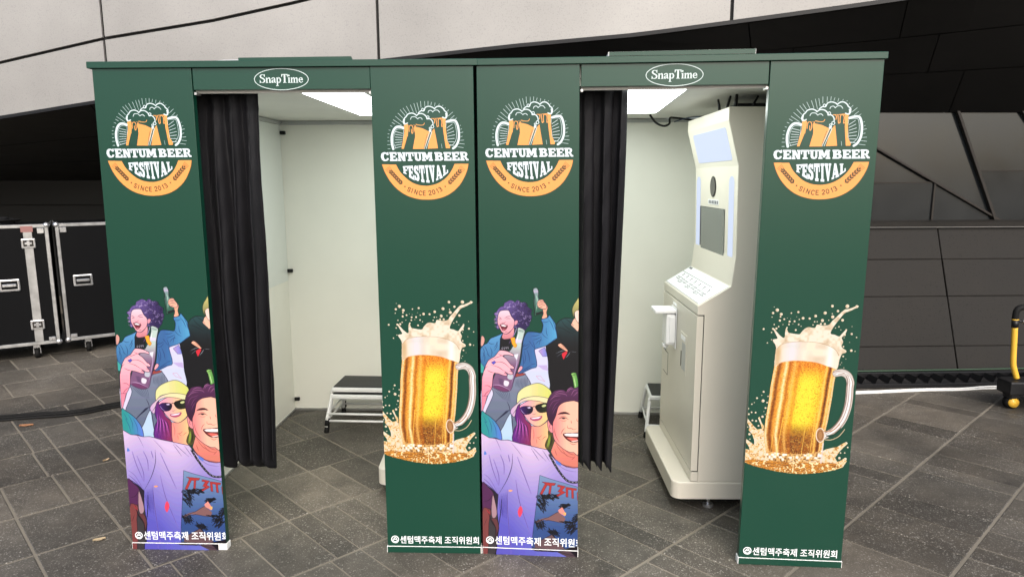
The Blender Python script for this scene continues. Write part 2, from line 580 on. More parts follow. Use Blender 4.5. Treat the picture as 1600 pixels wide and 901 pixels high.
# ------------------------------------------------------------------ the festival logo
def slab(ch):
    R = lambda x0, y0, x1, y1: [(x0, y0), (x1, y0), (x1, y1), (x0, y1)]
    g = {
     'E': [R(.08,0,.46,1), R(0,0,.98,.2), R(0,.8,.95,1), R(.3,.4,.78,.6), R(.8,0,1,.36), R(.78,.66,.97,1)],
     'F': [R(.08,0,.46,1), R(0,0,.62,.16), R(0,.82,1,1), R(.3,.42,.78,.6), R(.8,.62,1,1)],
     'N': [R(.08,0,.34,1), R(.68,0,.94,1), [(.1,1),(.42,1),(.94,0),(.62,0)], R(0,0,.42,.18), R(0,.82,.4,1), R(.6,.82,1,1)],
     'T': [R(.33,0,.67,1), R(0,.8,1,1), R(0,.52,.15,1), R(.85,.52,1,1), R(.2,0,.8,.17)],
     'U': [R(.1,.25,.42,1), R(.66,.25,.9,1), [(.1,.3),(.18,.08),(.4,0),(.64,0),(.84,.1),(.9,.3),(.66,.36),(.6,.2),(.48,.2),(.42,.36)], R(0,.83,.52,1), R(.56,.83,1,1)],
     'M': [R(.06,0,.28,1), R(.70,0,.94,1), [(.08,1),(.36,1),(.56,.4),(.44,.1)], [(.92,1),(.64,1),(.44,.4),(.52,.1)], R(0,0,.36,.18), R(.62,0,1,.18), R(0,.83,.3,1), R(.7,.83,1,1)],
     'I': [R(.22,0,.78,1), R(0,0,1,.14), R(0,.86,1,1)],
     'V': [[(.04,1),(.44,1),(.62,.3),(.52,0),(.42,0)], [(.96,1),(.72,1),(.5,.25),(.55,0),(.62,0)], R(0,.87,.52,1), R(.6,.87,1,1)],
     'A': [[(.36,1),(.62,1),(.96,0),(.6,0),(.44,.62),(.26,0),(.08,0)], R(.26,.22,.68,.38), R(0,0,.36,.13), R(.52,0,1,.13)],
     'L': [R(.12,0,.5,1), R(0,.85,.62,1), R(0,0,.98,.18), R(.78,0,1,.42)],
     'C': [[(.98,.68),(.98,1),(.86,1),(.80,.93),(.58,1),(.34,1),(.1,.84),(0,.5),(.1,.16),(.34,0),(.62,0),(.86,.1),(.97,.32),(.74,.36),(.66,.2),(.52,.18),(.40,.3),(.36,.5),(.40,.72),(.54,.83),(.68,.78),(.74,.66)]],
     'S': [[(.94,.68),(.94,1),(.82,1),(.76,.94),(.52,1),(.26,.98),(.06,.86),(.04,.62),(.2,.48),(.52,.40),(.6,.30),(.52,.2),(.38,.2),(.28,.34),(.02,.34),(.02,0),(.14,0),(.22,.07),(.5,0),(.8,.04),(1,.2),(.98,.42),(.82,.55),(.5,.64),(.4,.72),(.48,.8),(.62,.78),(.7,.68)]],
     'B': [R(.08,0,.44,1), R(0,0,.7,.2), R(0,.8,.66,1), R(.3,.42,.7,.6), [(.62,1),(.86,.92),(.93,.76),(.84,.56),(.6,.5),(.6,.66),(.62,.82)], [(.64,0),(.9,.08),(1,.28),(.9,.48),(.6,.56),(.64,.4),(.66,.18)]],
     'R': [R(.08,0,.42,1), R(0,0,.52,.19), R(0,.81,.66,1), R(.3,.4,.66,.57), [(.6,1),(.86,.92),(.93,.72),(.82,.5),(.6,.42),(.6,.58),(.64,.8)], [(.46,.48),(.74,.46),(.9,.19),(1,.19),(1,0),(.72,0)]],
    }
    return g[ch]

STROKE = {'S': [[(.9,.82),(.7,.98),(.3,.98),(.1,.8),(.2,.6),(.75,.42),(.92,.22),(.72,.02),(.3,.02),(.08,.18)]],
          'I': [[(.5,0),(.5,1)]], 'N': [[(.08,0),(.08,1),(.92,0),(.92,1)]],
          'C': [[(.95,.82),(.7,.99),(.35,.97),(.1,.7),(.08,.35),(.32,.03),(.7,.01),(.95,.18)]],
          'E': [[(.88,1),(.12,1),(.12,0),(.9,0)], [(.12,.52),(.78,.52)]],
          '2': [[(.1,.78),(.3,.98),(.7,.98),(.88,.75),(.75,.5),(.1,0),(.92,0)]],
          '0': [[(.5,1),(.16,.85),(.08,.5),(.16,.15),(.5,0),(.84,.15),(.92,.5),(.84,.85),(.5,1)]],
          '1': [[(.2,.78),(.55,1),(.55,0)]],
          '3': [[(.12,.9),(.5,1),(.85,.8),(.7,.56),(.4,.52),(.75,.48),(.92,.22),(.6,.0),(.1,.1)]]}

def paint_logo():
    cv = Canvas(0.02, 0.99, 1.50, 1.955, cell=0.001)
    B = board_px('p4')
    l1 = lambda P: B(zoom(1205, 145, 10.013)(P))
    l2 = lambda P: B(zoom(1205, 228, 10.013)(P))
    WH, OR, GN, DK = (226, 240, 246), (255, 172, 92), GREEN_SRGB, (82, 58, 32)
    # rays
    for a, b in [((205,840),(165,842)),((215,775),(165,775)),((205,715),(175,715)),((205,655),(180,655)),((215,600),(190,597)),((240,540),(215,535)),((280,478),(248,465)),((330,440),(282,412)),((440,455),(310,368)),((458,405),(350,312)),((478,342),(400,260)),((520,300),(445,205)),((550,262),(495,178)),((602,242),(556,148)),((666,240),(628,125)),((722,256),(690,100)),((764,215),(744,90)),((806,165),(808,65)),((872,150),(878,66)),((930,125),(938,62)),((980,125),(996,78)),((1040,145),(1056,90)),((1115,125),(1128,105)),((1180,135),(1190,125)),((1215,180),(1225,165)),((1255,225),(1278,200)),((1258,305),(1345,238)),((1295,350),(1365,295)),((1375,350),(1405,335)),((1445,460),(1460,453)),((1452,520),(1472,512)),((1440,575),(1490,565)),((1440,640),(1470,632)),((1425,700),(1492,695)),((1400,750),(1492,760)),((1370,806),(1470,818))]:
        cv.line(l1([a, b]), 1.9, WH, 0.85)
    # handles
    cv.line(l1(catmull([(258,842),(245,740),(255,640),(295,540),(350,488),(410,482),(470,500)], 6)), 9.5, WH)
    cv.line(l1(catmull([(305,830),(278,760),(285,660),(320,560),(370,520),(465,522)], 6)), 1.6, WH)
    cv.line(l1(catmull([(1225,395),(1300,375),(1375,380),(1408,450),(1418,560),(1400,690),(1345,790),(1290,830)], 6)), 9.0, WH)
    cv.line(l1(catmull([(1215,785),(1290,770),(1355,690),(1375,560),(1370,460),(1345,408),(1230,408)], 6)), 1.8, WH)
    cv.line(l1([(1212,420),(1195,520),(1205,720)]), 1.6, WH)
    cv.line(l1([(468,530),(455,640),(420,800)]), 1.6, WH)
    for k in range(7):
        y = 560+k*45; x0 = 325-k*6; x1 = 445-k*6
        cv.line(l1([(x0, y), (x1, y+30-k*10)]), 2.0, WH)
        y = 490+k*48
        cv.line(l1([(1215, y+10-k*3), (1340-abs(k-3)*8, y-55+k*10)]), 2.0, WH)
    # orange glass bodies
    cv.fill(l1([(480,460),(530,440),(555,470),(545,580),(440,840),(400,840),(480,560)]), OR)
    cv.fill(l1([(660,470),(700,460),(900,540),(940,560),(800,840),(595,842),(655,640)]), OR)
    cv.fill(l1([(940,560),(1000,505),(1030,830),(850,838)]), OR)
    cv.fill(l1([(1150,345),(1210,335),(1200,480),(1200,700),(1245,800),(1235,830),(1165,830),(1150,560)]), OR)
    # dark fronts of the glasses
    cv.fill(l1([(545,560),(590,560),(655,600),(650,660),(590,842),(465,842),(520,640)]), GN)
    cv.fill(l1([(1000,470),(1060,480),(1140,480),(1160,830),(1032,832)]), GN)
    # drips
    for P in ([(560,560),(570,480),(600,455),(630,480),(625,570),(605,585),(600,520)], [(660,560),(655,500),(690,455),(740,470),(690,520),(690,550),(725,545)],
              [(1010,420),(1020,370),(1000,345),(1040,350),(1050,470),(1065,470)], [(1075,470),(1080,370),(1110,345),(1140,380),(1130,470),(1145,470)],
              [(670,405),(700,440),(760,455),(810,450),(840,420)], [(970,345),(1010,340),(1040,300)]):
        cv.line(l1(catmull(P, 5)), 3.2, OR)
    cv.fill(l1([(530,440),(610,450),(740,470),(690,450),(680,405),(600,430)]), OR)
    cv.fill(l1([(985,345),(1160,350),(1215,345),(1160,325),(1030,320),(1010,335)]), OR)
    cv.line(l1([(690,470),(800,495),(905,545)]), 5.5, GN); cv.line(l1([(760,462),(910,520)]), 2.2, WH)
    # rims: white double lines
    cv.line(l1([(945,545),(815,835)]), 6.5, GN); cv.line(l1([(950,560),(825,835)]), 2.4, WH); cv.line(l1([(915,560),(795,835)]), 1.8, WH)
    cv.line(l1([(870,600),(830,700),(790,830)]), 1.6, GN)
    cv.line(l1([(1095,760),(1100,830)]), 1.2, WH)
    # foam clouds: filled green with white outline
    back = catmull([(750,255),(800,215),(850,215),(880,165),(940,145),(1000,160),(1035,185),(1080,150),(1140,148),(1190,185),(1205,215),(1245,250),(1245,300),(1215,335),(1150,330),(980,340),(900,300)], 5, True)
    cv.fill(l1(back), GN)
    cv.line(l1(catmull([(750,255),(800,220),(850,218),(880,165),(940,145),(1000,160),(1035,185)], 5)), 4.2, WH)
    cv.line(l1(catmull([(1035,185),(1080,150),(1140,148),(1190,185),(1205,215),(1240,245),(1240,300),(1220,335)], 5)), 4.4, WH)
    cv.line(l1(catmull([(1222,260),(1226,300),(1208,335),(1160,322)], 5)), 4.4, WH)
    cv.line(l1(catmull([(918,250),(935,220),(975,212),(1000,238)], 5)), 2.6, WH); cv.line(l1(catmull([(1000,238),(1040,208),(1090,210),(1118,245)], 5)), 2.6, WH)
    front = catmull([(490,440),(475,400),(500,345),(530,320),(570,275),(640,258),(690,275),(715,298),(760,268),(820,268),(865,295),(890,335),(940,350),(975,385),(985,430),(960,480),(915,540),(820,495),(690,455),(560,450)], 5, True)
    cv.fill(l1(front), GN)
    cv.line(l1(catmull([(490,440),(475,400),(500,345),(530,320),(570,275),(640,258),(690,275),(715,298)], 5)), 4.4, WH)
    cv.line(l1(catmull([(715,298),(760,268),(820,268),(865,295),(890,335),(890,350),(940,350),(975,385),(985,430),(970,470)], 5)), 4.2, WH)
    cv.line(l1(catmull([(500,360),(492,410),(510,435),(548,420)], 5)), 4.2, WH)
    cv.line(l1(catmull([(605,360),(630,322),(690,320),(728,352)], 5)), 2.6, WH); cv.line(l1(catmull([(728,352),(755,335),(785,335),(808,358)], 5)), 2.6, WH)
    cv.line(l1(catmull([(690,440),(760,455),(815,450),(838,420)], 5)), 2.6, OR)
    cv.fill(l1([(490,450),(545,435),(560,460),(530,640),(480,640),(482,520)]), OR)
    for (x, y, r) in ((832,200,20), (908,322,20), (970,475,24), (928,505,16), (915,545,10)):
        th = [(x+r*math.cos(t), y+r*math.sin(t)) for t in np.linspace(0, 2*math.pi, 13)]
        cv.fill(l1(th), GN); cv.line(l1(th), 2.8, WH)
    cv.fill(l1([(900,545),(925,512),(950,530),(935,570)]), WH)
    # slab lettering with a soft dark surround
    def word(boxes):
        for pas in (0, 1):
            for ch, x0, x1, yt0, yt1, yb0, yb1 in boxes:
                for poly in slab(ch):
                    P = []
                    for a, b in poly:
                        yt = yt0+(yt1-yt0)*a; yb = yb0+(yb1-yb0)*a
                        P.append((x0+(x1-x0)*a, yb+(yt-yb)*b))
                    if pas == 0: cv.line(l2(P+[P[0]]), 1.3, GREEN_SRGB)
                    else: cv.fill(l2(P), (232, 240, 248))
    word([('C',32,172,66,64,212,210),('E',182,312,64,63,211,210),('N',320,458,64,63,210,209),('T',462,596,63,62,208,207),('U',600,734,62,62,206,205),('M',734,922,62,61,206,204)])
    word([('B',957,1104,61,60,203,202),('E',1114,1246,60,59,202,201),('E',1256,1386,58,57,201,200),('R',1394,1540,57,55,200,198)])
    word([('F',390,480,292,286,405,440),('E',482,570,285,281,470,525),('S',574,660,280,278,520,548),('T',666,758,277,276,548,558),('I',770,828,275,274,560,560),('V',834,938,274,274,560,545),('A',942,1062,274,274,530,478),('L',1070,1165,276,276,462,395)])
    # orange crescent
    Bx = 785; outer = []; inner = []
    oo = [(38,262),(80,400),(150,535),(250,655),(370,745),(500,800),(640,830),(780,835),(920,822),(1060,785),(1200,715),(1330,610),(1430,480),(1500,350),(1530,250)]
    ii = [(1290,252),(1240,340),(1160,440),(1060,520),(950,575),(830,605),(720,608),(610,590),(500,540),(400,455),(330,370),(280,265)]
    cv.fill(l2(catmull(oo, 4)+catmull(ii, 4)), OR)
    cv.line(l2(catmull(oo, 4)), 1.6, (176, 112, 52))
    # SINCE 2013 on the arc
    import itertools
    arc = {'S': (462,670,32), 'I': (512,690,24), 'N': (575,712,22), 'C': (650,727,14), 'E': (718,730,4), '2': (815,722,-6), '0': (880,710,-14), '1': (950,690,-22), '3': (1000,668,-30)}
    for ch, (x, y, ang) in arc.items():
        w, h = (30, 68) if ch not in 'I1' else (16, 68)
        if ch in 'NC': w = 32
        ca, sa = math.cos(math.radians(ang)), math.sin(math.radians(ang))
        for st in STROKE[ch]:
            P = []
            for a, b in st:
                dx, dy = (a-.5)*w*1.6, -(b-.5)*h
                P.append((x+dx*ca-dy*sa, y+dx*sa+dy*ca))
            cv.line(l2(catmull(P, 3) if ch in 'SC023' else P), 3.0, DK)
    for x, y in ((395,622), (1088,620)):
        cv.fill(l2([(x+(20 if k % 2 == 0 else 8)*math.sin(k*math.pi/5), y-(20 if k % 2 == 0 else 8)*math.cos(k*math.pi/5)) for k in range(10)]), DK)
    # wheat ears
    for A_, B_ in (((355,585),(180,385)), ((1150,580),(1370,370))):
        A_, B_ = np.array(A_, float), np.array(B_, float)
        d = (B_-A_); n = np.array([-d[1], d[0]])/np.hypot(*d)
        u = d/np.hypot(*d)
        cv.line(l2([A_, B_]), 1.2, DK)
        for k in range(6):
            p = A_+d*(k/6.0+0.03)
            for sg in (-1, 1):
                tip = p+u*56+n*sg*32
                mid = (p+tip)/2
                cv.fill(l2(catmull([p, mid+n*sg*17-u*8, tip, mid-n*sg*5+u*10], 3, True)), DK)
        cv.fill(l2(catmull([B_-u*4, B_+n*12+u*18, B_+u*44, B_-n*12+u*18], 3, True)), DK)
        for k in range(-2, 3):
            cv.line(l2([B_+n*k*17+u*12, B_+n*k*22+u*88]), 1.2, (120, 78, 34))
    return cv

# ------------------------------------------------------------------ the beer mug
def value_noise(shape, cell, seed):
    r = np.random.RandomState(seed)
    h, w = shape
    gy, gx = int(h/cell)+3, int(w/cell)+3
    g = r.rand(gy, gx)
    y = np.arange(h)/cell; x = np.arange(w)/cell
    y0 = y.astype(int); x0 = x.astype(int)
    fy = (y-y0)[:, None]; fx = (x-x0)[None]
    fy = fy*fy*(3-2*fy); fx = fx*fx*(3-2*fx)
    a = g[y0][:, x0]; b = g[y0][:, x0+1]; c = g[y0+1][:, x0]; d = g[y0+1][:, x0+1]
    return (a*(1-fx)+b*fx)*(1-fy)+(c*(1-fx)+d*fx)*fy

def paint_mug():
    cv = Canvas(0.0, 1.0, 0.375, 1.16, cell=0.00125)
    B = board_px('p4')
    m1 = lambda P: B(zoom(1155, 465, 6.437)(P))
    m2 = lambda P: B(zoom(1155, 605, 6.437)(P))
    shp = cv.a.shape
    nz1 = value_noise(shp, 8, 1); nz2 = value_noise(shp, 17, 2); nz3 = value_noise(shp, 40, 3); nz0 = value_noise(shp, 4.2, 4)
    def fld(n):
        def g(s, z):
            yy = np.clip(((z-cv.z0)*cv.k).round().astype(int), 0, shp[0]-1)
            xx = np.clip(((s-cv.s0)*cv.W*cv.k).round().astype(int), 0, shp[1]-1)
            return n[yy, xx]
        return g
    N0, N1, N2, N3 = fld(nz0), fld(nz1), fld(nz2), fld(nz3)
    CR = np.array((236, 222, 200.)); BR = np.array((150, 96, 40.)); GOLD = np.array((246, 196, 110.)); WHT = np.array((250, 240, 225.))
    def mix(a, b, t):
        t = np.clip(t, 0, 1)[..., None]
        return np.asarray(a)*(1-t)+np.asarray(b)*t
    def splash(s, z):
        t = N0(s, z)*.35+N1(s, z)*0.4+N2(s, z)*0.25
        c = mix(CR, GOLD, (t-.42)*4)
        c = mix(c, BR, (t-.58)*6)
        return mix(c, WHT, (N0(s, z)-.68)*3)
    def foam(s, z):
        t = N2(s, z)*.5+N3(s, z)*.5
        return mix((243, 232, 214), (206, 184, 156), (t-.45)*2.2+(N1(s, z)-.5)*.25)
    # splash at the foot
    sp = [(42,742),(120,775),(240,808),(400,845),(600,866),(800,855),(960,828),(1040,800),(1082,740),(1060,705),(1030,728),(985,745),(962,705),(990,670),(1010,640),(1050,600),(1092,560),(1075,545),(1040,562),(985,595),(930,605),(870,620),(830,640),(560,700),(290,640),(265,560),(250,470),(245,380),(222,345),(205,290),(188,305),(215,370),(228,410),(180,420),(150,390),(110,340),(78,300),(80,350),(105,400),(92,425),(130,470),(150,530),(150,575),(110,545),(68,512),(62,540),(95,590),(105,625),(52,612),(46,660)]
    cv.fill(m2(sp), splash)
    # pool at the foot: brown-gold with bright streaks
    def pool(s, z):
        yy = z
        t = np.sin(yy*900+N2(s, z)*7)*.5+.5
        c = mix((228, 164, 70), (120, 66, 20), t*N1(s, z)*1.9)
        c = mix(c, (255, 236, 190), (N1(s, z)*.6+N2(s, z)*.4-.54)*6)
        return c
    cv.fill(m2(catmull([(45,738),(120,778),(240,810),(400,845),(600,866),(800,855),(960,825),(1040,790),(960,760),(760,750),(560,745),(300,735),(140,720)], 5, True)), pool)
    # the glass body
    def row_edges(P_left, P_right):
        a = np.array(P_left); b = np.array(P_right)
        a = a[a[:, 1].argsort()]; b = b[b[:, 1].argsort()]
        return (lambda z: np.interp(z, a[:, 1], a[:, 0])), (lambda z: np.interp(z, b[:, 1], b[:, 0]))
    left = np.vstack([m1([(368,510),(352,690),(312,900)]), m2([(300,110),(262,330),(246,480),(268,640)])])
    right = np.vstack([m1([(1002,590),(985,700),(955,850)]), m2([(935,90),(890,340),(862,450),(838,640),(825,700)])])
    eL, eR = row_edges(left, right)
    body = m1([(368,510),(352,690),(312,900)]).tolist()+m2([(300,110),(262,330),(246,480),(268,640),(320,690),(500,712),(700,705),(825,690),(838,640),(862,450),(890,340),(935,90)]).tolist()+m1([(955,850),(985,700),(1002,590)]).tolist()
    ztop = m1([(600,632)])[0][1]; zbot = m2([(500,660)])[0][1]
    def beer(s, z):
        h = (s-eL(z))/(eR(z)-eL(z)); v = (ztop-z)/(ztop-zbot)
        c = mix((226, 138, 30), (250, 176, 60), N2(s, z)*1.2)
        cx = .60-.05*v; glow = np.exp(-((h-cx)/(.25+.04*v))**2)*np.exp(-((v-.42)/.40)**4)
        c = mix(c, (250, 208, 50), glow*1.35)
        c = mix(c, (250, 232, 70), (glow-.42)*2.1)
        top = np.exp(-((v-.03)/.10)**2)
        c = mix(c, (228, 128, 30), top*.8*(1-np.abs(h-.6)*1.2))
        bot = np.clip((v-.66)/.18, 0, 1)*np.clip(1.15-np.abs(h-.52)*1.7, 0, 1)
        c = mix(c, (84, 36, 8), bot*np.clip(N0(s, z)*1.3+N1(s, z)*.7-.25, 0, 1))
        # speckle of bubbles
        sp_ = (N0(s, z)-.55)*3
        c = mix(c, (255, 214, 120), np.clip(sp_, 0, .8)*(1-glow*.75))
        c = mix(c, (150, 84, 18), np.clip((.38-N0(s, z))*3.6, 0, .85)*(1-glow*.7))
        # facets of the glass: pale and brown stripes at both sides
        for (h0, w, col, k) in ((.022, .028, (250, 226, 184), .9), (.085, .030, (128, 68, 16), .85), (.135, .022, (236, 168, 74), .6), (.195, .030, (255, 232, 180), .95), (.255, .024, (176, 98, 24), .65), (.33, .028, (255, 204, 120), .65), (.40, .03, (206, 120, 28), .45), (.84, .022, (255, 214, 120), .8), (.895, .024, (110, 56, 12), .9), (.94, .016, (250, 214, 150), .9), (.985, .022, (240, 212, 168), .95)):
            c = mix(c, col, k*np.exp(-((h-h0)/w)**2)*(.72+.5*N1(s, z)))
        return np.clip(c, 0, 255)
    cv.fill(body, beer)
    # dotted bubbles in the bright middle
    rr = np.random.RandomState(5)
    for k in range(150):
        z = zbot+(ztop-zbot)*(0.18+.8*rr.rand()); h = .3+.5*rr.rand()
        s = eL(z)+(eR(z)-eL(z))*h
        cv.dot(s, z, .6+.7*rr.rand(), (196, 138, 26), .55)
    # glass base: pale ring and sparkles
    def base(s, z):
        c = mix((228, 186, 120), (120, 78, 40), (N1(s, z)-.5)*3)
        return mix(c, (255, 250, 240), (N2(s, z)-.5)*3.2)
    cv.fill(m2(catmull([(275,630),(380,655),(560,668),(740,655),(835,632),(828,700),(760,735),(560,748),(380,738),(290,705)], 5, True)), base)
    for x0, y0, x1, y1, w in ((440,300,370,690,2.4), (770,250,705,690,2.4), (660,420,620,690,2.0), (345,430,315,640,2.0)):
        cv.line(m2([(x0, y0), ((x0+x1)/2, (y0+y1)/2), (x1, y1)]), w, (255, 214, 110), .8)
    cv.line(m2([(845,560),(820,760)]), 5.0, (222, 214, 220), .8)
    cv.line(m2([(545,690),(540,830)]), 5.5, (255, 246, 214), .6)
    # foam: the head and the crown
    head = [(372,505),(336,425),(382,410),(376,384),(340,312),(352,308),(400,368),(452,402),(462,330),(476,300),(492,345),(520,355),(600,366),(625,345),(650,318),(692,294),(760,302),(782,268),(830,276),(898,272),(935,232),(975,195),(1055,122),(1100,112),(1190,80),(1196,92),(1115,132),(1060,155),(1002,222),(945,298),(918,358),(960,370),(1004,388),(1030,365),(1074,318),(1082,330),(1060,372),(1030,402),(1045,442),(1028,492),(1075,530),(1070,552),(1032,566),(1006,628),(985,712),(930,700),(866,680),(790,655),(700,640),(560,632),(430,648),(352,686)]
    cv.fill(m1(catmull(head, 3, True)), foam)
    def rimfoam(s, z):
        h = (s-eL(z))/(eR(z)-eL(z))
        c = mix((240, 228, 212), (214, 196, 172), (N3(s, z)-.4)*1.2)
        c = mix(c, (228, 226, 232), np.exp(-((h-.26)/.12)**2)*.9)
        c = mix(c, (250, 246, 242), np.exp(-((h-.86)/.06)**2)*.9)
        c = mix(c, (206, 170, 120), np.exp(-((h-.04)/.05)**2)*.6)
        return c
    cv.fill(m1([(366,520),(420,470),(520,445),(640,440),(760,446),(880,475),(960,515),(1002,590),(985,712),(930,700),(866,680),(790,655),(700,640),(560,632),(430,648),(352,686)]), rimfoam)
    cv.line(m1(catmull([(372,520),(430,466),(540,443),(660,440),(790,450),(900,482),(970,525),(1000,580)], 5)), 1.5, (168, 138, 104), .75)
    cv.line(m1(catmull([(352,686),(430,648),(560,632),(700,640),(790,655),(866,682)], 5)), 1.6, (236, 160, 70), .8)
    # loose drops above and beside
    for x, y, r in ((383,123,18),(340,153,13),(422,165,16),(352,92,5),(415,190,9),(408,228,12),(452,215,10),(524,153,8),(594,143,12),(642,205,15),(708,208,12),(768,183,15),(604,217,7),(506,238,11),(556,236,11),(500,268,9),(597,268,9),(568,323,11),(352,268,7),(396,289,8),(373,308,12),(340,312,12),(325,347,8),(245,313,11),(325,420,6),(283,452,7),(330,193,6),(864,152,17),(936,83,15),(992,133,14),(940,192,17),(836,228,17),(758,240,8),(784,240,6),(820,262,11),(860,263,12),(1087,85,20),(1182,88,16),(1038,225,15),(936,160,7),(900,225,6),(1002,291,8),(968,303,6),(1022,322,5),(1130,363,12),(1180,398,7),(1075,322,10),(1060,372,12),(1055,400,5),(1048,490,9),(1062,535,14),(1126,530,14),(1165,537,6),(1045,588,10),(1072,614,4),(1030,650,5),(1015,670,5),(1052,702,5),(1110,448,4),(1134,288,5),(742,272,7),(480,300,9),(622,285,6),(578,190,4),(484,202,4),(516,210,4),(440,268,5),(540,262,4)):
        p = m1([(x, y)])[0]
        cv.dot(p[0], p[1], r*.36, (240, 226, 205))
        cv.dot(p[0]-.006, p[1]-.0012, r*.18, (206, 178, 140), .7)
    for x, y, r in ((245,42,11),(178,105,11),(240,133,17),(226,77,6),(127,166,8),(152,150,5),(264,204,11),(86,210,14),(124,248,9),(164,250,10),(95,266,11),(233,292,14),(132,329,10),(169,335,11),(193,383,10),(102,468,14),(262,270,6),(72,340,6),(1018,656,9),(1060,656,8),(1006,708,14),(1066,716,15),(1090,600,9),(1075,556,12),(1040,596,7),(290,88,8),(248,240,5),(85,395,7),(108,516,7),(280,150,9)):
        p = m2([(x, y)])[0]
        cv.dot(p[0], p[1], r*.36, (240, 226, 205))
        cv.dot(p[0]-.006, p[1]-.0012, r*.18, (206, 178, 140), .7)
    # handle
    hp = m1([(975,758),(1040,752),(1095,785),(1118,850)]).tolist()+m2([(1112,0),(1106,100),(1085,215),(1035,335),(950,432),(850,485)]).tolist()
    hp = catmull(hp, 6)
    cv.line(hp, 30, (150, 120, 98), .9)
    cv.line(hp, 27, (212, 204, 202))
    for off, w, col in ((-.026, 3.0, (130, 100, 86)), (-.015, 4.5, (236, 228, 224)), (.004, 8.0, (248, 248, 250)), (-.005, 2.0, (150, 126, 112)), (.022, 3.2, (168, 146, 130)), (.030, 2.0, (236, 230, 226))):
        cv.line([(p[0]+off, p[1]-off*.2) for p in hp], w, col, .85)
    # the hole in the lower half of the handle shows the panel
    cv.fill(m2(catmull([(868,480),(940,470),(1000,425),(1030,390),(1000,440),(930,495)], 4, True)), GREEN_SRGB)
    kn = [(815+42*math.cos(t), 478+70*math.sin(t)) for t in np.linspace(0, 2*math.pi, 20)]
    cv.fill(m2(kn), (186, 140, 96)); cv.line(m2(kn), 3.4, (236, 226, 214)); cv.line(m2([(815+25*math.cos(t), 478+45*math.sin(t)) for t in np.linspace(0, 2*math.pi, 20)]), 1.6, (120, 76, 40))
    cv.line(m2(catmull([(845,440),(940,430),(1010,370)], 5)), 4.0, (196, 150, 110), .8)
    cv.line(m2(catmull([(850,520),(920,525),(1000,490),(1060,420)], 5)), 3.4, (236, 208, 176), .9)
    return cv

